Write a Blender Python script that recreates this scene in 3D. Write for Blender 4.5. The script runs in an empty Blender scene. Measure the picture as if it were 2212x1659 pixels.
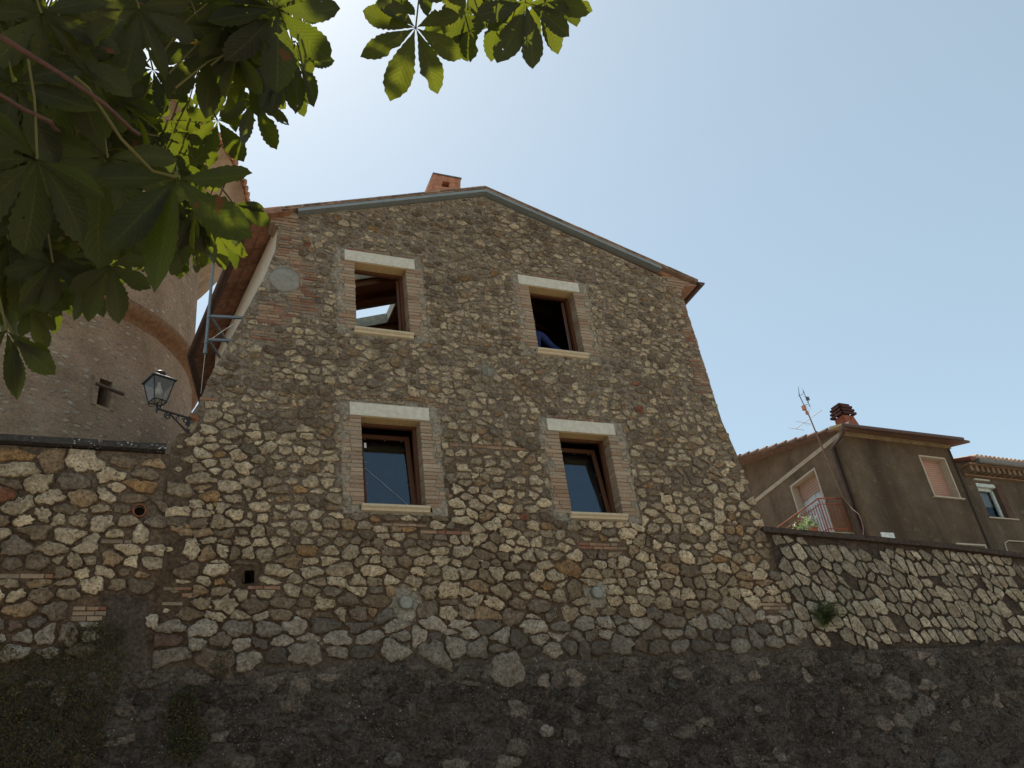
import bpy, math, random
import numpy as np
from mathutils import Matrix, Vector, noise as mnoise
random.seed(7); rng = np.random.default_rng(7)
S = bpy.context.scene; COL = S.collection
# ------------------------------------------------------------------ camera, world, sun
F = 1898.0
ax = np.array([4689, -460, -F]); ax /= np.linalg.norm(ax)
az = np.array([-452, 3229, -F]); az -= ax*az.dot(ax); az /= np.linalg.norm(az)
ay = np.cross(az, ax)
RM = np.array([ax, ay, az]); CP = np.array([0, -11.0, 1.6])
cam = bpy.data.objects.new('camera', bpy.data.cameras.new('camera')); COL.objects.link(cam)
m = Matrix.Identity(4)
for i in range(3):
    for j in range(3): m[i][j] = RM[i][j]
    m[i][3] = CP[i]
cam.matrix_world = m
cam.data.sensor_width = 36; cam.data.lens = F/2212*36; cam.data.clip_end = 3000; cam.data.clip_start = .05
S.camera = cam
SUN_EL, SUN_AZ = math.radians(65), math.radians(-8)      # azimuth from +Y towards +X
sd = Vector((math.sin(SUN_AZ)*math.cos(SUN_EL), math.cos(SUN_AZ)*math.cos(SUN_EL), math.sin(SUN_EL)))
w = bpy.data.worlds.new("World"); S.world = w; w.use_nodes = True
nt = w.node_tree; nt.nodes.clear()
sky = nt.nodes.new('ShaderNodeTexSky'); sky.sky_type = 'NISHITA'; sky.sun_disc = False
sky.sun_elevation = SUN_EL; sky.sun_rotation = SUN_AZ
sky.altitude = 300; sky.air_density = 1.0; sky.dust_density = 0.9; sky.ozone_density = 1.0
bg = nt.nodes.new('ShaderNodeBackground'); bg.inputs[1].default_value = 0.105
mx = nt.nodes.new('ShaderNodeMix'); mx.data_type = 'RGBA'; mx.blend_type = 'MULTIPLY'
mx.inputs[0].default_value = 1; mx.inputs[7].default_value = (1.0, .99, .90, 1)
wo = nt.nodes.new('ShaderNodeOutputWorld')
ad = nt.nodes.new('ShaderNodeMix'); ad.data_type = 'RGBA'; ad.blend_type = 'ADD'; ad.inputs[0].default_value = 1; ad.inputs[7].default_value = (1.22, 1.40, 1.04, 1)   # summer haze, even over the sky
nt.links.new(sky.outputs[0], mx.inputs[6]); nt.links.new(mx.outputs[2], ad.inputs[6]); nt.links.new(ad.outputs[2], bg.inputs[0]); nt.links.new(bg.outputs[0], wo.inputs[0])
sl = bpy.data.lights.new('sun', 'SUN'); sl.energy = 5.0; sl.angle = math.radians(.5); sl.color = (1, .93, .82)
so = bpy.data.objects.new('sun', sl); COL.objects.link(so)
so.rotation_euler = sd.to_track_quat('Z', 'Y').to_euler()
S.view_settings.view_transform = 'Standard'; S.view_settings.look = 'None'
S.view_settings.exposure = 0.55; S.view_settings.gamma = 1
S.cycles.transparent_max_bounces = 16

# ------------------------------------------------------------------ measuring helpers
def ray(px, py):
    c = np.array([px-1106, 829.5-py, -F]); v = RM@c; return v/np.linalg.norm(v)
def P(px, py, y=0.):
    r = ray(px, py); return CP + (y-CP[1])/r[1]*r
def PZ(px, py, z):
    r = ray(px, py); return CP + (z-CP[2])/r[2]*r
def HIT(px, py, p0, n):
    r = ray(px, py); n = np.array(n, float); return CP + ((np.array(p0)-CP)@n)/(r@n)*r
def proj(p):
    c = RM.T@(np.array(p)-CP)
    if c[2] > -.05: return None
    return 1106+F*c[0]/-c[2], 829.5-F*c[1]/-c[2]
def Z7(x, y): return ((1800+x/2.9105)/1.15732, (940+y/2.9105)/1.15732)
def Z8(x, y): return ((2200+x/4.88)/1.15732, (1080+y/4.88)/1.15732)
def nz(x, y, z=0., s=1.): return mnoise.noise(Vector((x*s, y*s, z*s)))

# ------------------------------------------------------------------ object helpers
class MB:
    def __init__(s): s.v = []; s.f = []; s.c = []; s.m = []; s.n = 0; s.sm = []; s.e = []
    def add(s, vs, fs, col=(.5, .5, .5), mi=0, smooth=False, edge=None):
        b = s.n; s.e.extend(edge if edge is not None else [1.]*len(vs)); s.v.extend([tuple(map(float, p)) for p in vs]); s.n += len(vs)
        percol = isinstance(col, list)
        for k, f in enumerate(fs):
            s.f.append([b+i for i in f]); s.c.append(col[k] if percol else col); s.m.append(mi); s.sm.append(smooth)
        return s
    def hexa(s, p, col=(.5, .5, .5), mi=0):   # 8 points: bottom 4 ccw, top 4 ccw
        return s.add(p, [(0,3,2,1), (4,5,6,7), (0,1,5,4), (1,2,6,5), (2,3,7,6), (3,0,4,7)], col, mi)
    def box(s, x0, x1, y0, y1, z0, z1, col=(.5, .5, .5), mi=0):
        return s.hexa([(x0,y0,z0), (x1,y0,z0), (x1,y1,z0), (x0,y1,z0), (x0,y0,z1), (x1,y0,z1), (x1,y1,z1), (x0,y1,z1)], col, mi)
    def obox(s, o, U, V, W, u0, u1, v0, v1, w0, w1, col=(.5,.5,.5), mi=0):  # oriented box
        o = np.array(o, float); U, V, W = (np.array(a, float) for a in (U, V, W))
        q = lambda a, b, c: o+U*a+V*b+W*c
        return s.hexa([q(u0,v0,w0), q(u1,v0,w0), q(u1,v1,w0), q(u0,v1,w0), q(u0,v0,w1), q(u1,v0,w1), q(u1,v1,w1), q(u0,v1,w1)], col, mi)
    def tube(s, pts, r, n=8, col=(.5,.5,.5), mi=0, caps=True, smooth=True):
        pts = [np.array(p, float) for p in pts]
        rs = r if isinstance(r, (list, tuple)) else [r]*len(pts)
        prev = None; vs = []
        for i, p in enumerate(pts):
            d = pts[min(i+1, len(pts)-1)]-pts[max(i-1, 0)]; d = d/(np.linalg.norm(d)+1e-9)
            if prev is None:
                a = np.array([0,0,1.]) if abs(d[2]) < .9 else np.array([1.,0,0])
            else: a = prev
            u = a-d*a.dot(d); u /= np.linalg.norm(u)+1e-9; v = np.cross(d, u); prev = u
            for k in range(n):
                t = 2*math.pi*k/n; vs.append(p+rs[i]*(u*math.cos(t)+v*math.sin(t)))
        fs = [(i*n+k, i*n+(k+1) % n, (i+1)*n+(k+1) % n, (i+1)*n+k) for i in range(len(pts)-1) for k in range(n)]
        s.add(vs, fs, col, mi, smooth)
        if caps:
            b = len(vs)-n
            s.add([vs[k] for k in range(n)], [tuple(range(n))[::-1]], col, mi)
            s.add([vs[b+k] for k in range(n)], [tuple(range(n))], col, mi)
        return s
    def lathe(s, o, prof, n=24, col=(.5,.5,.5), mi=0, a0=0, a1=2*math.pi, smooth=True, axis=None):
        full = abs(a1-a0-2*math.pi) < 1e-6; k2 = n if full else n+1
        A = np.array(axis, float) if axis is not None else np.array([0,0,1.])
        h = np.array([1.,0,0]) if abs(A[0]) < .9 else np.array([0,1.,0])
        U = h-A*h.dot(A); U /= np.linalg.norm(U); V = np.cross(A, U); o = np.array(o, float)
        vs = []
        for (r, z) in prof:
            for k in range(k2):
                t = a0+(a1-a0)*k/n; vs.append(o+U*(r*math.cos(t))+V*(r*math.sin(t))+A*z)
        fs = []
        for i in range(len(prof)-1):
            for k in range(n):
                k1 = (k+1) % k2; fs.append((i*k2+k, i*k2+k1, (i+1)*k2+k1, (i+1)*k2+k))
        return s.add(vs, fs, col, mi, smooth)
    def build(s, name, mats, parent=None):
        me = bpy.data.meshes.new(name); me.from_pydata(s.v, [], s.f)
        if not isinstance(mats, (list, tuple)): mats = [mats]
        for mt in mats: me.materials.append(mt)
        me.polygons.foreach_set('material_index', s.m)
        me.polygons.foreach_set('use_smooth', s.sm)
        at = me.color_attributes.new('col', 'FLOAT_COLOR', 'CORNER')
        cnt = [len(f) for f in s.f]
        arr = np.repeat(np.array([(c[0], c[1], c[2], 1.) for c in s.c], dtype=np.float32), cnt, axis=0)
        at.data.foreach_set('color', arr.ravel())
        if True:
            ea = me.attributes.new('edge', 'FLOAT', 'POINT'); ea.data.foreach_set('value', s.e)
        me.update(); o = bpy.data.objects.new(name, me); COL.objects.link(o)
        if parent is not None: o.parent = parent; o.matrix_parent_inverse = Matrix.Translation(-parent.matrix_world.translation) if False else parent.matrix_world.inverted()
        return o
def thing(name, label, cat, loc=(0,0,0), group=None):
    o = bpy.data.objects.new(name, None); COL.objects.link(o); o.location = loc
    o.matrix_world = Matrix.Translation(loc); o.empty_display_size = .2
    o['label'] = label; o['category'] = cat
    if group: o['group'] = group
    return o
def tag(o, label, cat, group=None):
    o['label'] = label; o['category'] = cat
    if group: o['group'] = group
    return o
def struct(o): o['kind'] = 'structure'; return o

# ------------------------------------------------------------------ materials
class NT:
    def __init__(s, name):
        s.m = bpy.data.materials.new(name); s.m.use_nodes = True; s.t = s.m.node_tree; s.t.nodes.clear()
        s.out = s.n('ShaderNodeOutputMaterial'); s.b = s.n('ShaderNodeBsdfPrincipled'); s.l(s.b.outputs[0], s.out.inputs[0])
        s.tc = s.n('ShaderNodeTexCoord').outputs['Object']
    def n(s, k): return s.t.nodes.new(k)
    def l(s, a, b): s.t.links.new(a, b)
    def noise(s, scale, detail=4, rough=.55, dist=0., vec=None, mp=None):
        q = s.n('ShaderNodeTexNoise'); q.inputs['Scale'].default_value = scale; q.inputs['Detail'].default_value = detail
        q.inputs['Roughness'].default_value = rough; q.inputs['Distortion'].default_value = dist
        v = vec or s.tc
        if mp:
            mm = s.n('ShaderNodeMapping'); mm.inputs['Scale'].default_value = mp; s.l(v, mm.inputs[0]); v = mm.outputs[0]
        s.l(v, q.inputs['Vector']); return q.outputs['Fac']
    def voro(s, scale, mp=None, rnd=1.):
        q = s.n('ShaderNodeTexVoronoi'); q.inputs['Scale'].default_value = scale; q.inputs['Randomness'].default_value = rnd
        v = s.tc
        if mp:
            mm = s.n('ShaderNodeMapping'); mm.inputs['Scale'].default_value = mp; s.l(v, mm.inputs[0]); v = mm.outputs[0]
        s.l(v, q.inputs['Vector']); return q.outputs['Distance'], q.outputs['Color']
    def ramp(s, fac, a, b, va=0., vb=1.):
        q = s.n('ShaderNodeMapRange'); q.inputs[1].default_value = a; q.inputs[2].default_value = b
        q.inputs[3].default_value = va; q.inputs[4].default_value = vb; q.clamp = True; s.l(fac, q.inputs[0]); return q.outputs[0]
    def mix(s, fac, a, b, bt='MIX'):
        q = s.n('ShaderNodeMix'); q.data_type = 'RGBA'; q.blend_type = bt
        for inp, v in ((q.inputs[0], fac), (q.inputs[6], a), (q.inputs[7], b)):
            if hasattr(v, 'is_linked'): s.l(v, inp)
            elif isinstance(v, (int, float)): inp.default_value = v
            else: inp.default_value = (*v, 1)
        return q.outputs[2]
    def math(s, op, a, b=0.):
        q = s.n('ShaderNodeMath'); q.operation = op
        for inp, v in ((q.inputs[0], a), (q.inputs[1], b)):
            if hasattr(v, 'is_linked'): s.l(v, inp)
            else: inp.default_value = v
        return q.outputs[0]
    def attr(s, name='col'):
        q = s.n('ShaderNodeAttribute'); q.attribute_name = name; return q
    def bump(s, h, dist=.02, st=1.):
        q = s.n('ShaderNodeBump'); q.inputs['Strength'].default_value = st; q.inputs['Distance'].default_value = dist
        s.l(h, q.inputs['Height']); s.l(q.outputs[0], s.b.inputs['Normal']); return q.outputs[0]
    def col(s, c, rough=.85, spec=.25, metal=0.):
        if hasattr(c, 'is_linked'): s.l(c, s.b.inputs['Base Color'])
        else: s.b.inputs['Base Color'].default_value = (*c, 1)
        s.b.inputs['Roughness'].default_value = rough; s.b.inputs['Specular IOR Level'].default_value = spec
        s.b.inputs['Metallic'].default_value = metal; return s.m

def M_stone(name='limestone_rubble', mort=True):
    t = NT(name); c = t.attr().outputs['Color']
    n1 = t.noise(9, 6, .7); n2 = t.noise(21, 5, .75); n3 = t.noise(3.1, 4, .6); n4 = t.noise(34, 3, .6)
    c = t.mix(1., c, t.mix(t.ramp(n2, .32, .68), (.40, .37, .34), (1.36, 1.33, 1.28)), 'MULTIPLY')
    c = t.mix(1., c, t.mix(t.ramp(t.noise(6.5, 4, .6), .35, .65), (.78, .74, .70), (1.15, 1.15, 1.15)), 'MULTIPLY')
    c = t.mix(t.ramp(n1, .58, .70, 0, .6), c, (.10, .092, .08))
    c = t.mix(t.ramp(t.noise(14, 5, .6, .5), .60, .72, 0, .55), c, (.23, .13, .055))
    c = t.mix(t.ramp(n4, .57, .65, 0, .8), c, (.05, .042, .034))
    c = t.mix(t.ramp(n3, .55, .75, 0, .25), c, (.14, .13, .115))
    e = t.attr('edge').outputs['Fac']
    n5 = t.noise(15, 4, .7, .5)
    es = t.math('ADD', e, t.math('MULTIPLY', t.math('SUBTRACT', n5, .5), 2.3))
    sep = t.n('ShaderNodeSeparateXYZ'); t.l(t.tc, sep.inputs[0])
    mc = t.mix(t.ramp(sep.outputs[2], 5.6, 8.8), (.115, .080, .056), (.205, .170, .135)) if mort else t.mix(t.noise(6, 4), (.048, .038, .031), (.08, .062, .05))
    mc = t.mix(1., mc, t.mix(t.ramp(n2, .3, .7), (.62, .6, .58), (1.3, 1.28, 1.25)), 'MULTIPLY')
    k = t.ramp(es, .05, .17, 1, 0)
    c = t.mix(k, c, mc)
    c = t.mix(t.math('MULTIPLY', t.ramp(es, .13, .30, 1, 0), t.math('SUBTRACT', 1., k)), c, t.mix(.5, c, (.10, .075, .05)))
    t.bump(t.math('ADD', t.math('MULTIPLY', n1, .5), t.math('ADD', t.math('MULTIPLY', n2, .6), t.math('MULTIPLY', k, -.45))), .030, 1.)
    return t.col(c, .92, .15)
def M_mortar():
    t = NT('lime_mortar'); c = t.attr().outputs['Color']
    n1 = t.noise(5, 6, .65); n2 = t.noise(45, 5, .7)
    c = t.mix(1., c, t.mix(t.ramp(t.noise(20, 5, .75), .34, .66), (.58, .55, .53), (1.4, 1.38, 1.34)), 'MULTIPLY')
    c = t.mix(1., c, t.mix(t.ramp(n1, .35, .7), (.75, .72, .7), (1.2, 1.2, 1.2)), 'MULTIPLY')
    t.bump(t.math('ADD', n1, t.math('MULTIPLY', n2, .45)), .04, 1.)
    return t.col(c, .95, .1)
def M_dark():
    # lichen-mottled, soot-dark stone
    t = NT('stained_rampart_stone'); c = t.attr().outputs['Color']
    n1 = t.noise(3, 7, .7); n2 = t.noise(26, 6, .75); n3 = t.noise(9, 5, .65, .6)
    es = t.math('ADD', t.attr('edge').outputs['Fac'], t.math('MULTIPLY', t.math('SUBTRACT', t.noise(12, 5, .7, .5), .5), 2.6))
    c = t.mix(t.ramp(es, .0, .42, .92, 0), c, t.mix(n1, (.052, .044, .039), (.105, .09, .078)))
    c = t.mix(1., c, t.mix(t.ramp(n2, .34, .68), (.38, .34, .32), (1.75, 1.66, 1.6)), 'MULTIPLY')
    c = t.mix(1., c, t.mix(t.ramp(t.noise(7, 5, .7, .8, None, (.7, 1, 1.5)), .38, .62), (.6, .56, .54), (1.25, 1.2, 1.15)), 'MULTIPLY')
    c = t.mix(t.ramp(n3, .55, .66, 0, .75), c, (.135, .125, .112))
    c = t.mix(t.ramp(t.noise(17, 5, .7), .62, .70, 0, .7), c, (.12, .075, .03))
    c = t.mix(t.ramp(n1, .5, .8, 0, .6), c, (.03, .028, .028))
    d, vc = t.voro(9)
    sp = t.math('MULTIPLY', t.ramp(d, .09, .14, 1, 0), t.ramp(t.noise(2.2, 4, .6), .49, .55))
    c = t.mix(t.math('MULTIPLY', sp, t.ramp(t.noise(60, 2), .45, .55)), c, (.45, .44, .4))
    d2, vc2 = t.voro(24)
    c = t.mix(t.math('MULTIPLY', t.ramp(d2, .14, .22, .8, 0), t.ramp(t.noise(3.7, 4), .44, .56)), c, (.3, .29, .27))
    t.bump(t.math('ADD', n3, t.math('MULTIPLY', n2, .8)), .09, 1.)
    return t.col(c, .95, .1)
def M_brick():
    t = NT('old_brick'); c = t.attr().outputs['Color']
    n1 = t.noise(12, 5, .65); n2 = t.noise(60, 4, .7)
    c = t.mix(1., c, t.mix(t.ramp(n2, .3, .7), (.7, .7, .7), (1.2, 1.2, 1.2)), 'MULTIPLY')
    c = t.mix(t.ramp(n1, .52, .7, 0, .6), c, (.25, .235, .215))
    t.bump(t.math('ADD', n1, t.math('MULTIPLY', n2, .5)), .015, 1.)
    return t.col(c, .92, .12)
def M_plain(name, c, rough=.8, spec=.25, metal=0, nscale=12, amt=.25, bump=.004, attr=False):
    t = NT(name); n1 = t.noise(nscale, 5, .6)
    base = t.attr().outputs['Color'] if attr else c
    cc = t.mix(1., base, t.mix(t.ramp(n1, .3, .7), (1-amt,)*3, (1+amt,)*3), 'MULTIPLY')
    if bump: t.bump(n1, bump, 1.)
    return t.col(cc, rough, spec, metal)
def M_stucco(name, c1, c2, sc=1.2):
    t = NT(name); n1 = t.noise(sc, 7, .65); n2 = t.noise(28, 5, .75); n3 = t.noise(sc*.6, 4, .6, 0, None, (1, 1, .25))
    c = t.mix(t.ramp(n1, .35, .65), c1, c2)
    c = t.mix(t.ramp(n3, .46, .66, 0, .8), c, tuple(v*.58 for v in c1))
    c = t.mix(t.ramp(t.noise(sc*2.3, 5, .7, .8), .58, .66, 0, .35), c, tuple(v*1.5 for v in c2))
    c = t.mix(1., c, t.mix(t.ramp(n2, .3, .7), (.72,)*3, (1.3,)*3), 'MULTIPLY')
    t.bump(t.math('ADD', t.math('MULTIPLY', n1, .5), n2), .03, 1.)
    return t.col(c, .95, .1)
def M_tower():
    t = NT('tower_masonry'); n2 = t.noise(30, 5, .7); n1 = t.noise(1.1, 5, .6)
    geo = t.n('ShaderNodeTexCoord').outputs['Object']
    sep = t.n('ShaderNodeSeparateXYZ'); t.l(geo, sep.inputs[0])
    d, vc = t.voro(5.2, (.85, .85, 1.5))
    stone = t.math('MULTIPLY', t.ramp(t.math('ADD', d, t.math('MULTIPLY', t.noise(12, 4), .25)), .38, .47, 1, 0), t.ramp(t.noise(1.3, 6, .75), .41, .50))
    base = t.mix(t.ramp(n1, .35, .65), (.25, .175, .115), (.36, .26, .18))
    base = t.mix(t.ramp(t.math('ADD', sep.outputs[2], t.math('MULTIPLY', n1, 5)), 8.0, 12.5, .75, 0), base, (.15, .13, .11))
    vr = t.n('ShaderNodeSeparateXYZ'); t.l(vc, vr.inputs[0])
    c = t.mix(stone, base, t.mix(vr.outputs[0], (.24, .20, .15), (.50, .42, .33)))
    c = t.mix(1., c, t.mix(t.ramp(n2, .3, .7), (.72,)*3, (1.25,)*3), 'MULTIPLY')
    c = t.mix(t.ramp(t.noise(6, 5, .75, 1., None, (1, 1, 2.6)), .54, .66, 0, .75), c, (.12, .08, .05))
    c = t.mix(t.ramp(t.noise(9, 5, .75, .6, None, (1, 1, 2)), .58, .66, 0, .6), c, (.50, .40, .29))
    t.bump(t.math('ADD', t.math('MULTIPLY', stone, .5), n2), .05, 1.)
    return t.col(c, .95, .1)
def M_leaf():
    t = NT('chestnut_leaf')
    sp = t.n('ShaderNodeSeparateColor'); t.l(t.attr().outputs['Color'], sp.inputs[0])
    u, v, r = sp.outputs[0], sp.outputs[1], sp.outputs[2]
    av = t.math('ABSOLUTE', t.math('SUBTRACT', v, .5))
    ph = t.math('MULTIPLY', t.math('SUBTRACT', u, t.math('MULTIPLY', av, .42)), 14.)
    fr = t.math('ABSOLUTE', t.math('SUBTRACT', t.math('FRACT', ph), .5))   # 0 at mid, .5 at vein
    vein = t.math('MAXIMUM', t.ramp(fr, .40, .49), t.ramp(av, .016, .04, 1, 0))
    n1 = t.noise(9, 5, .6); n2 = t.noise(60, 3, .6)
    green = t.mix(r, (.008, .008, .0035), (.016, .015, .005))
    green = t.mix(t.math('MULTIPLY', vein, .45), green, (.075, .066, .02))
    trans = t.mix(r, (.20, .25, .015), (.32, .36, .025))
    trans = t.mix(1., trans, t.mix(t.ramp(fr, 0, .5), (1.08, 1.05, 1.), (.72, .76, .6)), 'MULTIPLY')
    brown = t.ramp(t.noise(7.5, 3, .5), .69, .73)
    brown = t.math('MULTIPLY', brown, t.ramp(n2, .2, .4))
    green = t.mix(brown, green, (.10, .036, .014)); trans = t.mix(brown, trans, (.22, .07, .012))
    t.bump(t.math('ADD', t.math('MULTIPLY', fr, -1.0), t.math('MULTIPLY', n2, .15)), .0018, .8)
    t.col(green, .5, .25)
    tr = t.n('ShaderNodeBsdfTranslucent'); t.l(trans, tr.inputs[0])
    ms = t.n('ShaderNodeMixShader'); ms.inputs[0].default_value = .30
    t.l(t.b.outputs[0], ms.inputs[1]); t.l(tr.outputs[0], ms.inputs[2])
    hole = t.ramp(t.noise(42, 2, .5), .735, .745)
    tp = t.n('ShaderNodeBsdfTransparent'); ms2 = t.n('ShaderNodeMixShader')
    t.l(hole, ms2.inputs[0]); t.l(ms.outputs[0], ms2.inputs[1]); t.l(tp.outputs[0], ms2.inputs[2]); t.l(ms2.outputs[0], t.out.inputs[0])
    return t.m
def M_smallleaf(name, c, ct):
    t = NT(name); a = t.attr().outputs['Color']
    t.col(t.mix(1., a, c, 'MULTIPLY'), .6, .25)
    tr = t.n('ShaderNodeBsdfTranslucent'); tr.inputs[0].default_value = (*ct, 1)
    ms = t.n('ShaderNodeMixShader'); ms.inputs[0].default_value = .3
    t.l(t.b.outputs[0], ms.inputs[1]); t.l(tr.outputs[0], ms.inputs[2]); t.l(ms.outputs[0], t.out.inputs[0]); return t.m
def M_wood(name, c1, c2, mp=(1, 12, 12)):
    t = NT(name); n1 = t.noise(4, 6, .6, 1.5, None, mp)
    t.bump(n1, .004, 1.); return t.col(t.mix(t.ramp(n1, .3, .7), c1, c2), .55, .35)
def M_glass(name, g_=1.):
    t = NT(name); t.t.nodes.remove(t.b)
    g = t.n('ShaderNodeBsdfGlossy'); g.inputs['Roughness'].default_value = .015; g.inputs[0].default_value = (.75*g_, .92*g_, 1.15*g_, 1)
    tp = t.n('ShaderNodeBsdfTransparent'); tp.inputs[0].default_value = (.86, .9, .9, 1)
    fr = t.n('ShaderNodeFresnel'); ge = t.n('ShaderNodeNewGeometry'); t.l(t.ramp(ge.outputs['Backfacing'], 0, 1, 1.62, 1/1.62), fr.inputs[0])
    ms = t.n('ShaderNodeMixShader'); t.l(fr.outputs[0], ms.inputs[0]); t.l(tp.outputs[0], ms.inputs[1]); t.l(g.outputs[0], ms.inputs[2])
    t.l(ms.outputs[0], t.out.inputs[0]); return t.m
MS, MM, MD, MBk = M_stone(), M_mortar(), M_dark(), M_brick()
TRAV = M_plain('pale_travertine', (.50, .47, .40), .8, .2, 0, 14, .14, .004)
SILLM = M_plain('cream_stone_sill', (.45, .375, .265), .7, .25, 0, 18, .12, .003)
SMEAR = (.26, .235, .195)
WOOD = M_wood('dark_stained_window_wood', (.065, .022, .009), (.105, .04, .016), (12, 12, 1))
BEAM = M_wood('rafter_timber', (.17, .065, .028), (.25, .105, .045))
GLASS = M_glass('window_glass')
STEEL = M_plain('galvanised_steel', (.20, .21, .22), .45, .5, .75, 30, .15, 0)
FLASH = M_plain('grey_zinc_flashing', (.22, .245, .25), .5, .4, .3, 6, .1, 0)
COPPER = M_plain('brown_painted_gutter', (.075, .038, .03), .45, .4, .2, 8, .2, 0)
IRON = M_plain('black_wrought_iron', (.018, .017, .02), .5, .4, .3, 30, .2, .002)
TILE = M_plain('terracotta', (.34, .16, .095), .85, .2, 0, 10, .35, .006, True)
WHITE = M_plain('white_plaster', (.56, .50, .43), .9, .15, 0, 4, .1, .006)
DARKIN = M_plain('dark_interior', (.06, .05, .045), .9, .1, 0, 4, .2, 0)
PALE = M_plain('pale_plaster', (.34, .31, .27), .9, .1, 0, 9, .2, .006)

# ------------------------------------------------------------------ ground and raised terraces
def M_ground():
    t = NT('worn_asphalt'); n1 = t.noise(.8, 5, .6); n2 = t.noise(60, 4, .7)
    c = t.mix(t.ramp(n1, .35, .65), (.30, .26, .20), (.38, .33, .26)); t.bump(n2, .01, 1.); return t.col(c, .95, .15)
g = MB(); g.add([(-900,-900,0), (900,-900,0), (900,900,0), (-900,900,0)], [(0,1,2,3)])
struct(g.build('ground', M_ground()))
g = MB(); g.box(-70, 90, .45, 120, .01, 5.9)
struct(g.build('terrace_ground', M_plain('terrace_gravel', (.22, .20, .17), .95, .1, 0, 3, .25, .02)))

# ------------------------------------------------------------------ rubble masonry
PAL = [((.50, .425, .31), 6), ((.43, .375, .285), 6), ((.39, .335, .255), 4), ((.30, .25, .185), 4), ((.29, .215, .14), 3), ((.31, .20, .105), .6), ((.20, .16, .118), 5), ((.20, .17, .14), 2.5), ((.26, .12, .075), .15)]
PW = np.array([p[1] for p in PAL]); PW = PW/PW.sum()
def pick(warm=1., dark=1.):
    k = rng.choice(len(PAL), p=PW); c = np.array(PAL[k][0])*rng.uniform(.82, 1.12)
    return tuple(c*dark)
def clip(poly, nx, ny, d):      # keep nx*x+ny*y<=d
    out = []
    for i in range(len(poly)):
        a = poly[i]; b = poly[(i+1) % len(poly)]
        da = nx*a[0]+ny*a[1]-d; db = nx*b[0]+ny*b[1]-d
        if da <= 0: out.append(a)
        if (da < 0 < db) or (db < 0 < da):
            t = da/(da-db); out.append((a[0]+(b[0]-a[0])*t, a[1]+(b[1]-a[1])*t))
    return out
def power_cells(pts, wts, gap, rad):
    """polygons of a weighted Voronoi diagram, inset by gap"""
    cs = rad; grid = {}
    for i, (x, y) in enumerate(pts): grid.setdefault((int(x//cs), int(y//cs)), []).append(i)
    res = []
    for i, (x, y) in enumerate(pts):
        nb = []
        gx, gy = int(x//cs), int(y//cs)
        for a in (-1, 0, 1):
            for b in (-1, 0, 1): nb += grid.get((gx+a, gy+b), [])
        nb = [j for j in nb if j != i]
        nb.sort(key=lambda j: (pts[j][0]-x)**2+(pts[j][1]-y)**2)
        poly = [(x-rad*.8, y-rad*.8), (x+rad*.8, y-rad*.8), (x+rad*.8, y+rad*.8), (x-rad*.8, y+rad*.8)]
        gp = gap(i)
        for j in nb[:18]:
            dx, dy = pts[j][0]-x, pts[j][1]-y; L = math.hypot(dx, dy)+1e-9
            off = (L*L+wts[i]-wts[j])/(2*L)
            nx, ny = dx/L, dy/L
            poly = clip(poly, nx, ny, nx*x+ny*y+off-gp)
            if len(poly) < 3: break
        res.append(poly if len(poly) >= 3 else None)
    return res
RC = .21
def stone_mesh(mb, poly, col, h, nseg=14, rough=.05, clampf=None, mi=0, round_=True, cham=.9):
    """poly in (x,z) metres on a wall facing -Y; adds a domed irregular stone"""
    p = np.array(poly); 
    if round_:
        q = []
        for i in range(len(p)):
            a, b = p[i], p[(i+1) % len(p)]; q += [a*(1-RC)+b*RC, a*RC+b*(1-RC)]
        p = np.array(q)
    seg = np.linalg.norm(np.roll(p, -1, 0)-p, axis=1); tot = seg.sum()
    if tot < .10: return False
    cum = np.concatenate([[0], np.cumsum(seg)]); o = []
    s0 = rng.uniform(0, tot/nseg)
    for k in range(nseg):
        s = (s0+tot*k/nseg) % tot; i = min(np.searchsorted(cum, s, 'right')-1, len(p)-1); t = (s-cum[i])/(seg[i]+1e-9)
        o.append(p[i]*(1-t)+p[(i+1) % len(p)]*t)
    o = np.array(o); c = o.mean(0); R = np.linalg.norm(o-c, axis=1).mean()
    if R < .018: return False
    ang = np.arange(nseg)*2*math.pi/nseg
    j = 1+rough*(rng.normal(size=nseg)*1.0+np.sin(ang*3+rng.uniform(0, 6))*.7+np.sin(ang*5+rng.uniform(0, 6))*.5)
    o = c+(o-c)*j[:, None]
    tilt = rng.normal(size=2)*.16
    def ring(s, hh, jit):
        q = c+(o-c)*s; y = -hh*(1+rng.normal(size=nseg)*jit) - h*((q-c)@tilt)/R*(hh > 0)
        return q, y
    vs = []
    for s, hh, jt in ((1.04, -.006, 0), (.985, h*.55, .25), (cham, h*.92, .18), (.5, h*1.0, .18)):
        q, y = ring(s, hh, jt)
        if clampf: q = np.array([clampf(a, b) for a, b in q])
        vs += [(q[k][0], y[k], q[k][1]) for k in range(nseg)]
    vs.append((c[0], -h*1.05, c[1])); edge = [0.]*nseg+[.14]*nseg+[.55]*nseg+[1.]*(nseg+1)
    fs = []
    for r in range(3):
        for k in range(nseg):
            k1 = (k+1) % nseg; fs.append((r*nseg+k, r*nseg+k1, (r+1)*nseg+k1, (r+1)*nseg+k))
    b = 3*nseg
    for k in range(nseg): fs.append((b+k, b+(k+1) % nseg, 4*nseg))
    mb.add(vs, fs, col, mi, True, edge); return True
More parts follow.
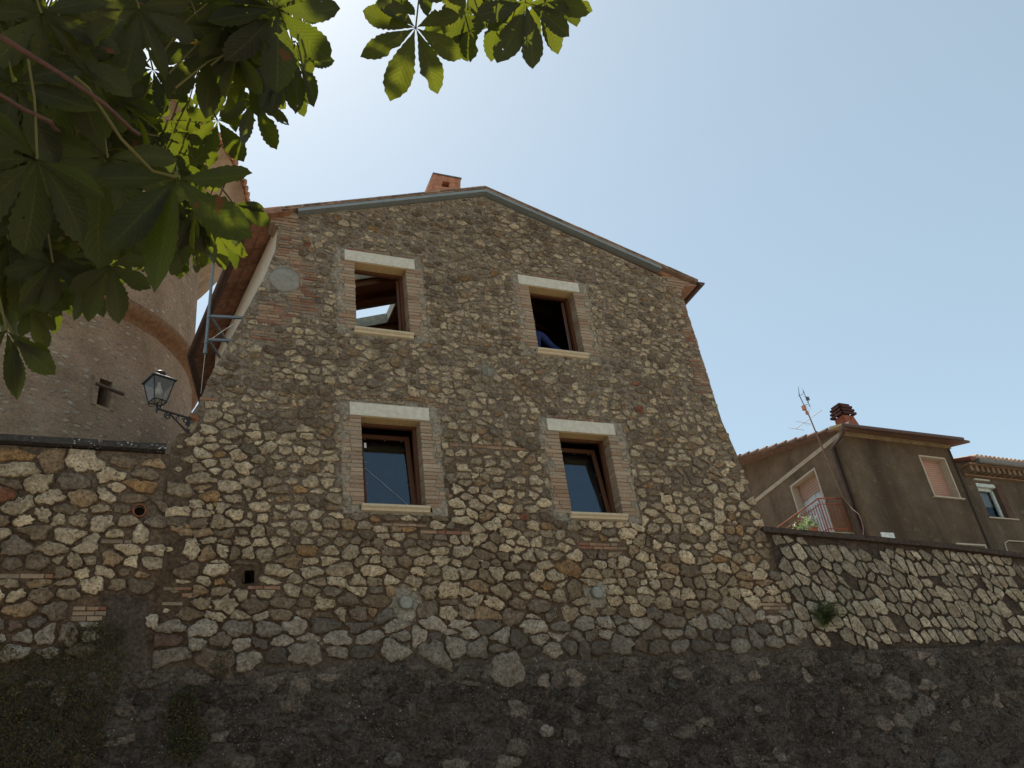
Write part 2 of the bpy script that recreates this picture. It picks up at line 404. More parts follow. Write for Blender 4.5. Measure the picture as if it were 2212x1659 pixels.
def brick(mb, x0, x1, z0, z1, pr=None, back=.03, mi=1, col=None, tone=0):
    pr = rng.uniform(.006, .016) if pr is None else pr
    if col is None:
        base = [(.33, .235, .165), (.31, .215, .148), (.36, .27, .195), (.28, .18, .12), (.33, .255, .185)] if tone == 0 else [(.25, .135, .085), (.29, .18, .115), (.21, .10, .065), (.29, .21, .145), (.21, .155, .11)]
        col = tuple(np.array(base[rng.integers(5)])*rng.uniform(.85, 1.1))
    e = .003; j = rng.normal(size=8)*.0025
    x0 += j[0]; x1 += j[1]
    mb.add([(x0,back,z0), (x1,back,z0+j[2]), (x1,back,z1+j[3]), (x0,back,z1), (x0+e,-pr,z0+e), (x1-e,-pr,z0+e+j[2]), (x1-e,-pr,z1-e+j[3]), (x0+e,-pr,z1-e+j[4]),
            (x0,-pr+e*1.5,z0), (x1,-pr+e*1.5,z0+j[2]), (x1,-pr+e*1.5,z1+j[3]), (x0,-pr+e*1.5,z1)],
           [(4,5,6,7), (8,9,5,4), (9,10,6,5), (10,11,7,6), (11,8,4,7), (0,1,9,8), (1,2,10,9), (2,3,11,10), (3,0,8,11)], col, mi)

# windows: x0,x1,z0,z1 of the clear opening ; lintel x0,x1,z top
WINS = [dict(k='UL', x0=2.775, x1=3.63, z0=9.43, z1=10.757, l=(2.62, 3.79, 10.965)),
        dict(k='UR', x0=5.85, x1=6.72, z0=9.43, z1=10.78, l=(5.668, 6.85, 10.98)),
        dict(k='LL', x0=2.787, x1=3.676, z0=6.49, z1=7.90, l=(2.626, 3.827, 8.112)),
        dict(k='LR', x0=5.965, x1=6.855, z0=6.49, z1=7.90, l=(5.785, 6.998, 8.11))]
EDGE_L = [(7.21, .23), (7.50, .38), (7.64, .43), (7.91, .56), (8.29, .66), (8.69, .81), (9.19, 1.0), (9.67, 1.18), (10.18, 1.37), (10.76, 1.53), (11.24, 1.56), (11.5, 1.56)]
EDGE_R = [(4.3, 9.78), (4.98, 9.60), (5.6, 9.52), (6.33, 9.47), (7.55, 9.37), (8.36, 9.22), (9.6, 9.16), (11.11, 9.09), (11.5, 9.09)]
def xl(z):
    if z < 7.21: return .25
    return float(np.interp(z, [a for a, b in EDGE_L], [b for a, b in EDGE_L]))
def xr(z): return float(np.interp(z, [a for a, b in EDGE_R], [b for a, b in EDGE_R]))
RX, RZ = 5.23, 12.72
def gz(x): return RZ-(.352*(RX-x) if x < RX else .358*(x-RX))
BRICKP = [(1.56, 1.88, 10.55, 11.25, 1), (1.75, 2.12, 9.55, 10.6, 1), (1.3, 1.78, 9.35, 9.75, 1), (1.2, 1.55, 9.05, 9.2, 1), (9.0, 9.13, 9.9, 11.05, 1), (8.86, 9.2, 8.9, 9.6, 1), (8.9, 9.2, 10.0, 10.3, 1),
          (.55, .95, 7.95, 8.02, 1), (4.1, 5.3, 7.50, 7.55, 1), (.25, .62, 5.28, 5.36, 1), (1.28, 1.7, 5.30, 5.35, 1), (-.45, -.1, 5.86, 5.92, 1), (-1.7, -.9, 5.42, 5.49, 1), (3.0, 3.6, 6.20, 6.27, 1), (3.6, 4.3, 6.1, 6.16, 1), (6.0, 6.8, 5.93, 6.05, 1), (9.0, 9.5, 5.0, 5.1, 1), (-.65, -.3, 4.92, 5.08, 1), (.28, .55, 5.1, 5.25, 1)]
def hits_rect(x, z, r, e=0): return r[0]-e < x < r[1]+e and r[2]-e < z < r[3]+e
ROUND = [(4.87, 8.88, .13), (3.29, 5.12, .20), (6.15, 5.26, .17), (1.68, 10.19, .27), (-.05, 6.28, .14), (1.26, 5.44, .09)]
def win_rect(wd): return (wd['x0']-.30, wd['x1']+.30, wd['z0']-.10, wd['l'][2]+.03)
NICHE = (-.34, .12, 4.3, 5.22)

def rubble(mb, bounds, which, hfun, afun, gapf, colf, excl_rects, rounds, clampf, top=None, slant=0., hgt=(.018, .05), rough=.05, nseg=14, cham=.88, drop=.1):
    x0, x1, z0, z1 = bounds; pts = []; z = z0; row = 0
    while z < z1:
        hh = hfun(z); x = x0+rng.uniform(0, .2)
        rh = hh*rng.uniform(.75, 1.25)
        while x < x1:
            wd = rh*afun(z)*rng.choice([.55, .8, 1., 1.25, 1.6], p=[.18, .25, .27, .2, .1])
            if rng.random() > drop:
                pts.append((x+wd/2, z+rh/2+rng.normal()*hh*.13+.05*nz(x, 1.5, 3, .7), rh))
                if wd < rh*.9 and rng.random() < .5: pts.append((x+wd/2, z+rh*.05+rng.normal()*.01, rh*.5))
            x += wd
        z += rh; row += 1
    asp = 1.4
    P2 = [(a/asp, b) for a, b, c in pts]; wts = [(c*rng.uniform(.15, .75))**2*.9 for a, b, c in pts]
    hm = max(hfun(z0), hfun(z1), hfun((z0+z1)/2))
    cells = power_cells(P2, wts, lambda i: gapf(pts[i][0], pts[i][1])*rng.uniform(.4, 2.0), hm*2.4)
    n = 0
    for (px, pz, ph), poly in zip(pts, cells):
        if poly is None: continue
        poly = [(a*asp, b) for a, b in poly]
        c = np.mean(poly, axis=0)
        if not which(c[0], c[1]): continue
        bad = False
        for r in excl_rects:
            if hits_rect(c[0], c[1], r): bad = True; break
            xs = [q[0] for q in poly]; zs = [q[1] for q in poly]
            if max(xs) > r[0] and min(xs) < r[1] and max(zs) > r[2] and min(zs) < r[3]:
                dd = [(r[0]-c[0], (1, 0, r[0]-.008)), (c[0]-r[1], (-1, 0, -r[1]-.008)), (r[2]-c[1], (0, 1, r[2]-.008)), (c[1]-r[3], (0, -1, -r[3]-.008))]
                dd.sort(key=lambda t: -t[0]); poly = clip(poly, *dd[0][1])
                if len(poly) < 3: bad = True; break
        if bad: continue
        for (rx, rz, rr) in rounds:
            if math.hypot(c[0]-rx, c[1]-rz) < rr: bad = True
        if bad: continue
        if top: 
            for pl in top: 
                poly = clip(poly, *pl)
                if len(poly) < 3: bad = True; break
        if bad: continue
        xs = [q[0] for q in poly]; zs = [q[1] for q in poly]; sz = min(max(xs)-min(xs), max(zs)-min(zs))
        if stone_mesh(mb, poly, colf(c[0], c[1]), float(np.clip(sz*.18, hgt[0], hgt[1])*np.interp(c[1], [4.3, 8], [1.35, .9])), nseg, rough, clampf, 0, True, cham): n += 1
    return n

def mortar_col(x, z):
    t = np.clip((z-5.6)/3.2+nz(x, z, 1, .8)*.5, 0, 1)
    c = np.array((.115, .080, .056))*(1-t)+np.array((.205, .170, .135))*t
    if nz(x, z, 9, .55) > .25 and z < 8.2: c = c*.75
    k = 0
    for wd in WINS:
        r = win_rect(wd); d = max(r[0]-x, x-r[1], r[2]-z, z-r[3]); d += .09*nz(x*6, z*6, 4)
        if d < .03: k = max(k, 1-max(d, 0)/.05)
    for i, (rx, rz, rr) in enumerate(ROUND[:4]):
        d = math.hypot(x-rx, z-rz)-rr*1.05+.07*nz(x*7, z*7, 2)
        if d < .03: k = max(k, 1-max(d, 0)/.05)
    dg = gz(x)-z
    if dg < .10+.08*nz(x*4, 0, 2): k = max(k, .8)
    c = c*(1-k)+np.array(SMEAR)*k
    nzt = 5.30-.9*(x+.11)**2; dn = max(abs(x+.11)-.27, z-nzt)+.10*nz(x*5, z*5, 6)+.04*nz(x*14, z*14, 6)
    kk = np.clip(.5-dn/.12, 0, 1); c = c*(1-kk)+np.array((.075, .060, .050))*kk
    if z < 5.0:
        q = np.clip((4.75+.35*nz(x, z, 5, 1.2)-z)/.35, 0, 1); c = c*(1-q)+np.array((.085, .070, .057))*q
    return tuple(c)
def wall_sheet(mb, zs, xa, xb, nx, y, colf, amp, mi, holes=(), fz=None, keep=None):
    nzr = len(zs); V = []
    for z in zs:
        a, b = xa(z), xb(z)
        for i in range(nx+1):
            x = a+(b-a)*i/nx
            e = 0 if i in (0, nx) else 1
            V.append((x, y(x, z)+amp*(nz(x*3, z*3, 1)+.6*nz(x*9, z*9, 2)), z))
    fs = []; cs = []
    for r in range(nzr-1):
        for i in range(nx):
            q = (r*(nx+1)+i, r*(nx+1)+i+1, (r+1)*(nx+1)+i+1, (r+1)*(nx+1)+i)
            cx = (V[q[0]][0]+V[q[2]][0])/2; cz = (V[q[0]][2]+V[q[2]][2])/2
            if any(h[0] < cx < h[1] and h[2] < cz < h[3] for h in holes): continue
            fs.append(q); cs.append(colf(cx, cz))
    mb.add(V, fs, cs, mi, True); return V

# ================================================================== stone house
house = thing('stone_house', 'tall rubble stone house with four windows under a shallow gable roof', 'house', (5.3, .3, 4.3))
wb = MB()
def xa_(z): return max(xl(z), RX-(RZ-z)/.352) if z > 11.2 else xl(z)
def xb_(z): return min(xr(z), RX+(RZ-z)/.358) if z > 11.2 else xr(z)
holes = [(1.21, 1.325, 5.38, 5.52)]+[(d['x0']-.06, d['x1']+.06, d['z0']-.05, d['z1']+.08) for d in WINS]
zs = list(np.arange(4.28, 12.70, .055))+[12.715]
V = wall_sheet(wb, zs, xa_, xb_, 160, lambda x, z: 0, mortar_col, .010, 2, holes)
# flanks and thickness of the front wall
fl = [(xa_(z)+.001, z) for z in zs]; fr_ = [(xb_(z)-.001, z) for z in zs]
vs = [];
for (x, z) in fl: vs += [(x, 0.0, z), (x+.02, .22, z), (x+.06, .55, z)]
wb.add(vs, [(3*i+j, 3*i+3+j, 3*i+4+j, 3*i+1+j) for i in range(len(fl)-1) for j in (0, 1)], (.14, .12, .10), 2, True)
vs = []
for (x, z) in fr_: vs += [(x, 0.0, z), (x, 9.0, z)]
wb.add(vs, [(2*i, 2*i+1, 2*i+3, 2*i+2) for i in range(len(fr_)-1)], (.14, .12, .10), 2, True)
def in_house(x, z): return x > xl(z)+.02 and x < xr(z)-.02 and z < gz(x) and z > 4.27 and not (z < 7.2 and x < .3)
def clampH(x, z): return (min(max(x, xl(z)-.004), xr(z)+.004), min(z, gz(x)-.004))
def scolH(x, z):
    c = np.array(pick())
    b = .92+.16*np.clip((z-9.2)/-2.5, 0, 1)      # cleaner, paler blocks low down, duller weathered ones above
    if nz(x, z, 7, .5) > .2: b *= .86
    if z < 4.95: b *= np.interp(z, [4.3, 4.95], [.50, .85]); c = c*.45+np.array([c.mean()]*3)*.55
    return tuple(c*b*(.94, .90, .875))
ex = [win_rect(d) for d in WINS]+[b[:4] for b in BRICKP]+[NICHE]
topc = [(-.352/1.06, 1/1.06, (RZ-.352*RX-.02)/1.06), (.358/1.062, 1/1.062, (RZ+.358*RX-.02)/1.062)]
nst = rubble(wb, (.2, 9.9, 4.20, 12.8), in_house, lambda z: float(np.interp(z, [4.3, 5.5, 7.5, 9, 12.7], [.165, .126, .116, .096, .092])), lambda z: 1.95,
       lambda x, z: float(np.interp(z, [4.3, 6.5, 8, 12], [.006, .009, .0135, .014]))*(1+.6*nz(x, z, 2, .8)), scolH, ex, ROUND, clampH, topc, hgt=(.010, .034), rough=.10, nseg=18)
# small pebbles pushed in the joints
for _ in range(1500):
    x, z = rng.uniform(.3, 9.5), rng.uniform(4.5, 12.6)
    if not in_house(x, z) or z > gz(x)-.08 or any(hits_rect(x, z, r) for r in ex) or any(math.hypot(x-a, z-b) < c for a, b, c in ROUND): continue
    s = rng.uniform(.018, .04); a0 = rng.uniform(0, 6)
    stone_mesh(wb, [(x+s*1.5*math.cos(a0+k*1.05), z+s*math.sin(a0+k*1.05)) for k in range(6)], tuple(np.array(scolH(x, z))*.95), .012, 9, .1, clampH)
for (x0, x1, z0, z1, tn) in BRICKP:
    if x1 < .25: continue
    z = z0
    while z < z1-.03:
        h = rng.uniform(.036, .05); x = x0+rng.uniform(-.04, .05)
        while x < x1-.03:
            L = rng.uniform(.10, .25); xe = min(x+L, xr(z)+.006, x1+.06)
            if x > xl(z)-.01 and xe-x > .03 and z+h < gz(x)-.05 and rng.random() > .12: brick(wb, max(x, xl(z)), xe, z, z+h, tone=1)
            x += L+.010
        z += h+.012
# relieving brick arch over the lower left lintel and rows above lintels
for k in range(16):
    t = -.36+.72*k/15; cx = 3.25+2.1*math.sin(t); cz = 6.36+2.1*math.cos(t)-.17
    brick(wb, cx-.055, cx+.045, cz-.012, cz+.016, .015, tone=1)
for x0, x1, z in ((2.66, 3.75, 10.985), (5.75, 6.8, 11.0), (5.9, 6.9, 8.13)):
    x = x0
    while x < x1: L = rng.uniform(.15, .3); brick(wb, x, min(x+L, x1), z+rng.uniform(0, .01), z+.035, .010, tone=1); x += L+.01
# brick cornices at both eaves (stepped, projecting outwards)
for k, (z0, z1, o) in enumerate(((11.26, 11.30, .05), (11.305, 11.36, .12), (11.365, 11.43, .20), (11.435, 11.50, .27))):
    brick(wb, 1.56-o, 1.87, z0, z1-.005, .012+.008*k, .3, tone=0)
    if 11.5-.352*0 > z1: pass
brick(wb, 1.45, 1.87, 11.50, 11.535, .02, .3); brick(wb, 1.62, 1.87, 11.54, 11.575, .02, .3)
for k, (z0, z1, o) in enumerate(((11.16, 11.235, .02), (11.24, 11.29, .07), (11.295, 11.35, .14), (11.355, 11.42, .22))):
    brick(wb, 8.72+.03*k, 9.09+o, z0, z1-.005, .012+.008*k, .3, tone=0)
brick(wb, 8.72, 9.1, 11.425, 11.46, .03, .3)
wb.build('wall', [MS, MBk, MM], house)
print('house stones', nst)

# windows
for wd in WINS:
    x0, x1, z0, z1 = wd['x0'], wd['x1'], wd['z0'], wd['z1']; k = wd['k']; upper = k[0] == 'U'
    yd = .19
    fr = MB(); t = .055
    fr.box(x0-.01, x0+t*.6, yd, yd+.07, z0, z1+.03); fr.box(x1-t, x1+.01, yd, yd+.07, z0, z1+.03)
    fr.box(x0+t*.6, x1-t, yd+.002, yd+.068, z1-.05, z1+.03); fr.box(x0+t*.6, x1-t, yd+.002, yd+.068, z0-.02, z0+.035)
    win = fr.build('window', WOOD, house)
    lt = MB(); a, b, zt = wd['l']
    lt.add([(a,-.018,z1), (b,-.018,z1), (b,-.018,zt), (a,-.018,zt), (a,.02,zt), (b,.02,zt), (b,.19,z1), (a,.19,z1), (a,.19,zt), (b,.19,zt)],
           [(0,1,2,3), (3,2,9,8), (0,3,8,7), (1,6,9,2), (0,7,6,1)])
    lt.build('lintel', TRAV, win)
    lb = MB(); lb.box(x0+.0, x1-.0, .001, .188, z1-.012, z1-.002); lb.build('soffit', M_plain('bounce_lit_soffit_'+k, (.42, .30, .155), .8, .2, 0, 20, .12, .002), win)  # ochre sheet: warm bounce light painted onto the lintel underside
    s = MB(); sx0, sx1 = x0-.045, x1+.04
    pr = [(.19, z0), (-.085, z0-.002), (-.085, z0-.035), (-.055, z0-.055), (-.045, z0-.085), (.0, z0-.092), (.19, z0-.092)]
    n = len(pr)
    s.add([(sx0, p[0], p[1]) for p in pr]+[(sx1, p[0], p[1]) for p in pr], [(i, (i+1) % n, n+(i+1) % n, n+i) for i in range(n)]+[tuple(range(n))[::-1], tuple(range(n, 2*n))])
    s.build('sill', SILLM, win)
    for side in (-1, 1):
        br = MB()
        z = z0-.0+.002; row = 0
        while z < z1-.012:
            h = min(rng.uniform(.050, .064), z1-z-.004)
            Lt = rng.choice([.17, .20, .27, .29]); xe = x0 if side < 0 else x1
            first = min(Lt, rng.uniform(.15, .29)); pos = 0
            first_b = True
            while pos < Lt-.02:
                L = first if first_b else Lt-pos
                a, b = (xe-pos-L, xe-pos) if side < 0 else (xe+pos, xe+pos+L)
                big = not first_b and rng.random() < .25
                brick(br, a, b, z, z+h, None, yd+.06 if first_b else .03, 0)
                pos += L+.008; first_b = False
            if rng.random() < .22:
                xx = xe+side*(Lt+.07)
                stone_mesh(br, [(xx+.05*math.cos(q)*rng.uniform(.7, 1.2), z+.045*math.sin(q)*rng.uniform(.7, 1.2)) for q in np.arange(6)*1.05], (.34, .28, .2), .014, 10, .1, None, 1)
            z += h+.0065; row += 1
        c = (.29, .235, .18)
        if side < 0: br.box(x0-.29, x0-.006, .004, yd+.05, z0, z1, c, 2)
        else: br.box(x1+.006, x1+.29, .004, yd+.05, z0, z1, c, 2)
        br.build('brick_surround', [MBk, MS, MM], win)
    if not upper:       # tilt-in sash
        th = math.radians(7.5 if k == 'LL' else 7.5)
        U = (1, 0, 0); Wv = (0, math.sin(th), math.cos(th)); Vv = (0, math.cos(th), -math.sin(th))
        o = (x0+.035, yd+.055, z0+.045); W_ = x1-x0-.085; H_ = z1-z0-.105; sw = .062
        sh = MB()
        sh.obox(o, U, Vv, Wv, 0, sw, 0, .055, 0, H_); sh.obox(o, U, Vv, Wv, W_-sw, W_, 0, .055, 0, H_)
        sh.obox(o, U, Vv, Wv, sw, W_-sw, .002, .053, H_-sw, H_); sh.obox(o, U, Vv, Wv, sw, W_-sw, .002, .053, 0, sw)
        sh.obox(o, U, Vv, Wv, sw, sw+.018, -.006, .002, sw, H_-sw); sh.obox(o, U, Vv, Wv, W_-sw-.018, W_-sw, -.006, .002, sw, H_-sw)
        sh.obox(o, U, Vv, Wv, sw, W_-sw, -.008, .0, H_-sw-.018, H_-sw)
        sh.build('sash', WOOD, win)
        pn = MB(); pn.obox(o, U, Vv, Wv, sw, W_-sw, .022, .03, sw, H_-sw); pn.build('pane', GLASS, win)
        CLM = M_plain('clip_'+k, (.45, .3, .24), .5)
        for uu, ww in ((.12, H_-.09), (.42, H_-.09), (.68, H_-.09), (.10, H_*.62), (W_-.10, H_*.62), (.10, H_*.34), (W_-.10, H_*.34), (.13, .10), (.42, .10)):
            p = np.array(o)+np.array(U)*uu+np.array(Wv)*ww+np.array(Vv)*.018
            cl = MB(); cl.tube([p, p+np.array(Vv)*(-.012)], .006, 6); cl.build('pane_clip', CLM, win)
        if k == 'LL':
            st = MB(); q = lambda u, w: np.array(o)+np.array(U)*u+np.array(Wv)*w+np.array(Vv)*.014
            st.tube([q(.075, .72), q(.40, .39), q(W_-.09, .075)], .0022, 5); st.build('reflection_line', M_plain('pale_reflection', (.5, .55, .6), .6), win)  # thin pale strip stands in for a line reflected in the glass
            st = MB(); st.obox(o, U, Vv, Wv, .10, .135, .012, .018, H_-.24, H_-.15); st.build('paper_label', M_plain('white_paper', (.8, .8, .8), .6), win)
    if k == 'UR':
        sh = MB(); sh.obox((x1-.075, yd+.072, z0+.04), (.56, .83, 0), (-.83, .56, 0), (0, 0, 1), 0, .78, 0, .05, 0, z1-z0-.1)
        sh.build('sash', WOOD, win)
        sh = MB(); sh.obox((x1-.122, yd+.060, z0+.04), (0, 1, 0), (-1, 0, 0), (0, 0, 1), 0, .012, 0, .008, 0, .86); sh.build('seal', STEEL, win)
    if k == 'UL':
        sh = MB(); sh.obox((x1-.045, yd+.072, z0+.04), (.42, .907, 0), (-.907, .42, 0), (0, 0, 1), 0, .7, 0, .05, 0, z1-z0-.1)
        sh.build('sash', WOOD, win)

# vents, pipe, putlog hole
for i, (x, z, r, cap) in enumerate(((4.87, 8.88, .085, 1), (3.29, 5.12, .085, 0), (6.15, 5.26, .085, 0))):
    v = MB(); v.lathe((x, -.030, z), [(r*1.12, -.01), (r*1.12, .014), (r*.97, .014), (r*.97, -.004)], 28, axis=(0, -1, 0), col=(.3,.31,.28))
    v.lathe((x, -.030, z), [(r*.97, .002), (.0001, .002)], 28, axis=(0, -1, 0))
    vo = v.build('vent', M_plain('grey_vent_plastic_%d' % i, (.13, .13, .115) if not cap else (.19, .18, .145), .6), house)
    s = MB()
    for kk in range(-5, 6):
        zz = kk*r*.165; hw = math.sqrt(max(r*r*.92-zz*zz, 0))
        if cap: continue
        s.box(x-hw, x-.004, -.050, -.034, z+zz-.004, z+zz+.004); s.box(x+.004, x+hw, -.050, -.034, z+zz-.004, z+zz+.004)
    s.box(x-.003, x+.003, -.050, -.034, z-r*.85, z+r*.85)
    s.build('grille', M_plain('grille_%d' % i, (.33, .33, .29), .6), vo)
v = MB(); v.lathe((1.68, -.012, 10.19), [(.23, -.02), (.235, .004), (.20, .010), (.0001, .012)], 22, axis=(0, -1, 0))
for i, p in enumerate(v.v): v.v[i] = (p[0]*1.0+.03*nz(p[0]*5, p[2]*5), p[1], p[2]+.04*nz(p[2]*5, p[0]*5, 3))
v.build('mortar_patch', M_plain('pale_cement', (.22, .21, .185), .9, .1, 0, 14, .15, .01), house)
v = MB(); v.tube([(1.26, -.022, 5.45), (1.265, -.02, 5.45)], .001, 4); 
v = MB(); vs = [(1.22,-.021,5.37), (1.30,-.021,5.38), (1.325,-.021,5.47), (1.29,-.021,5.52), (1.235,-.021,5.515), (1.21,-.021,5.44)]
v.add(vs+[(p[0], .18, p[2]) for p in vs], [(i, (i+1) % 6, 6+(i+1) % 6, 6+i) for i in range(6)]+[(6, 7, 8, 9, 10, 11)])
v.build('putlog_hole', M_plain('hole_dark', (.012, .010, .008), 1., 0.), house)

# side and back walls, floors, roof
def rz_(x): return 12.85-.358*(5.23-x) if x < 5.23 else 12.85-.34*(x-5.23)
def roofhit(px, py): return HIT(px, py, (5.23, 0, 12.85), (-.358, 0, 1))
EA, EB, EC = roofhit(552, 455), roofhit(415, 762), roofhit(437, 850)
EA = np.array([1.16, -.15, rz_(1.16)]); ED = EC+(EC-EB)*2.0
ED = np.array([ED[0], 9.2, rz_(ED[0])])
sw_ = MB()
wp = [(1.575, .05), (EB[0]+.42, EB[1]), (EC[0]+.42, EC[1]), (ED[0]+.42, 9.0)]
for a, b in zip(wp[:-1], wp[1:]):
    sw_.hexa([(a[0],a[1],4.3), (a[0]+.3,a[1],4.3), (b[0]+.3,b[1],4.3), (b[0],b[1],4.3), (a[0],a[1],rz_(a[0])-.14), (a[0]+.3,a[1],rz_(a[0]+.3)-.14), (b[0]+.3,b[1],rz_(b[0]+.3)-.14), (b[0],b[1],rz_(b[0])-.14)])
sw_.build('side_wall', WHITE, house)
bw = MB(); bw.hexa([(1.2,8.8,4.3), (9.08,8.8,4.3), (9.08,9.0,4.3), (1.2,9.0,4.3), (1.2,8.8,11.2), (9.08,8.8,11.3), (9.08,9.0,11.3), (1.2,9.0,11.2)])
bw.add([(1.2,8.8,11.2), (9.08,8.8,11.3), (5.23,8.8,12.7)], [(0,1,2)]); bw.add([(1.2,9,11.2), (9.08,9,11.3), (5.23,9,12.7)], [(0,1,2)])
bw.build('rear_wall', PALE, house)
fl_ = MB(); fl_.box(1.3, 9.0, .45, 8.8, 8.75, 8.95); fl_.box(4.75, 4.9, .35, 8.8, 4.4, 8.75); fl_.box(4.75, 4.87, .35, 8.8, 8.95, 12.4)
fl_.box(1.3, 9.0, 2.6, 2.7, 4.4, 8.75)
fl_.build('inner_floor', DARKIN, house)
up = MB(); up.box(1.6, 4.74, .46, 8.7, 8.953, 8.965); up.box(4.72, 4.745, .36, 8.7, 8.97, 12.3); up.box(1.7, 4.7, 8.70, 8.72, 8.97, 12.2); up.box(1.66, 1.69, .36, 8.7, 8.97, 11.3)
up.build('plastered_room', M_plain('cream_room_plaster', (.55, .46, .36), .9, .1, 0, 3, .08, 0), house)
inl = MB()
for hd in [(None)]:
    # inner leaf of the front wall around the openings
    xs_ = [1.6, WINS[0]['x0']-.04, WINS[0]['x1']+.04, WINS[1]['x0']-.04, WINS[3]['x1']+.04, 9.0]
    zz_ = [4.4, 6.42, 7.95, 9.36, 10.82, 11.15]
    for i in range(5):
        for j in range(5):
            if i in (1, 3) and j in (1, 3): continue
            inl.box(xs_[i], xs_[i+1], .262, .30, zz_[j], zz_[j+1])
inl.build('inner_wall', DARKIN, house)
# roof slabs
HOLES = [(2.9, 3.75, 1.76, 2.06), (3.2, 4.42, 3.10, 3.84)]
rb = MB()
def slab(x0, x1, y0, y1, t0=.0, t1=.11, mi=0, c=(.3,.2,.1)):
    rb.hexa([(x0,y0,rz_(x0)-t1), (x1,y0,rz_(x1)-t1), (x1,y1,rz_(x1)-t1), (x0,y1,rz_(x0)-t1), (x0,y0,rz_(x0)-t0), (x1,y0,rz_(x1)-t0), (x1,y1,rz_(x1)-t0), (x0,y1,rz_(x0)-t0)], c, mi)
def cut(x0, x1, y0, y1, t0, t1, mi, c):
    xs_ = sorted({x0, x1, *[h[0] for h in HOLES], *[h[1] for h in HOLES]}); ys_ = sorted({y0, y1, *[h[2] for h in HOLES], *[h[3] for h in HOLES]})
    for a, b in zip(xs_[:-1], xs_[1:]):
        for p, q in zip(ys_[:-1], ys_[1:]):
            if any(h[0] <= (a+b)/2 <= h[1] and h[2] <= (p+q)/2 <= h[3] for h in HOLES): continue
            slab(a, b, p, q, t0, t1, mi, c)
cut(1.60, 5.23, .04, 9.2, .035, .12, 0, (.3,.2,.1)); slab(5.23, 9.38, .04, 9.2, .035, .12, 0)
cut(1.60, 5.23, -.06, 9.2, .0, .034, 1, (.33,.17,.10)); slab(5.23, 9.42, -.06, 9.2, .0, .034, 1, (.33,.17,.10))
ev = [(EA[0], -.15), (EB[0], EB[1]), (EC[0], EC[1]), (ED[0], 9.2)]
for a, b in zip(ev[:-1], ev[1:]):
    for t0, t1, mi, c in ((.0, .034, 1, (.33,.17,.10)), (.035, .11, 1, (.20, .12, .085))):
        rb.hexa([(a[0],a[1],rz_(a[0])-t1), (1.6,a[1],rz_(1.6)-t1), (1.6,b[1],rz_(1.6)-t1), (b[0],b[1],rz_(b[0])-t1), (a[0],a[1],rz_(a[0])-t0), (1.6,a[1],rz_(1.6)-t0), (1.6,b[1],rz_(1.6)-t0), (b[0],b[1],rz_(b[0])-t0)], c, mi)
# verge of flat terracotta tiles, two staggered courses
for side in (-1, 1):
    xe = EA[0] if side < 0 else 9.46
    L = 0; x = 5.23
    while (x-xe)*side < 0:
        l = .30; x2 = x+side*l
        if (x2-xe)*side > 0: x2 = xe
        for lay, (o, ta, tb) in enumerate(((.124, .026, .050), (.138, -.004, .022))):
            a, b = (x, x2) if side > 0 else (x2, x); a += .004; b -= .002
            kk = .006*rng.random(); a += lay*.0; cc = tuple(np.array([(.25,.165,.12), (.19,.135,.105), (.29,.20,.15)][rng.integers(3)])*rng.uniform(.8, 1.1))
            rb.hexa([(a,-o,rz_(a)-tb+kk), (b,-o,rz_(b)-tb+kk), (b,.25,rz_(b)-tb+kk), (a,.25,rz_(a)-tb+kk), (a,-o,rz_(a)-ta+kk), (b,-o,rz_(b)-ta+kk), (b,.25,rz_(b)-ta+kk), (a,.25,rz_(a)-ta+kk)], cc, 1)
        x = x2
roof = rb.build('roof', [BEAM, TILE], house)
# top skin of half-round tiles
tb_ = MB()
for side in (-1, 1):
    n = 44
    for i in range(n):
        y = .06+i*.21
        xe = 1.35 if side < 0 else 9.35
        pts = [(5.23+side*.05, y, rz_(5.23)+.02), (xe, y, rz_(xe)+.02)]
        if side < 0 and 1.7 < y < 4.0: continue
        tb_.tube([(p[0], p[1], p[2]-.045) for p in pts], .07, 8, (.33,.18,.11), 0, True)
tb_.build('roof_tile', TILE, roof)
# roof windows (open frames)
for h in HOLES:
    f = MB(); x0, x1, y0, y1 = h
    for (a, b, c, d) in ((x0, x1, y0, y0+.03), (x0, x1, y1-.03, y1), (x0, x0+.03, y0+.03, y1-.03), (x1-.03, x1, y0+.03, y1-.03)):
        f.hexa([(a,c,rz_(a)-.15), (b,c,rz_(b)-.15), (b,d,rz_(b)-.15), (a,d,rz_(a)-.15), (a,c,rz_(a)+.09), (b,c,rz_(b)+.09), (b,d,rz_(b)+.09), (a,d,rz_(a)+.09)])
    f.build('roof_window', M_plain('skylight_frame', (.32, .31, .25), .6), roof)
rf = MB()
for y in (1.45, 2.09, 2.62, 3.92, 4.5, 5.1, 5.7):
    wv = .14
    rf.hexa([(1.6,y,rz_(1.6)-.28), (5.2,y,rz_(5.2)-.28), (5.2,y+wv,rz_(5.2)-.28), (1.6,y+wv,rz_(1.6)-.28), (1.6,y,rz_(1.6)-.121), (5.2,y,rz_(5.2)-.121), (5.2,y+wv,rz_(5.2)-.121), (1.6,y+wv,rz_(1.6)-.121)])
    rf.hexa([(5.25,y,rz_(5.25)-.28), (9.0,y,rz_(9.0)-.28), (9.0,y+wv,rz_(9.0)-.28), (5.25,y+wv,rz_(5.25)-.28), (5.25,y,rz_(5.25)-.121), (9.0,y,rz_(9.0)-.121), (9.0,y+wv,rz_(9.0)-.121), (5.25,y+wv,rz_(5.25)-.121)])
rf.build('rafter', BEAM, roof)
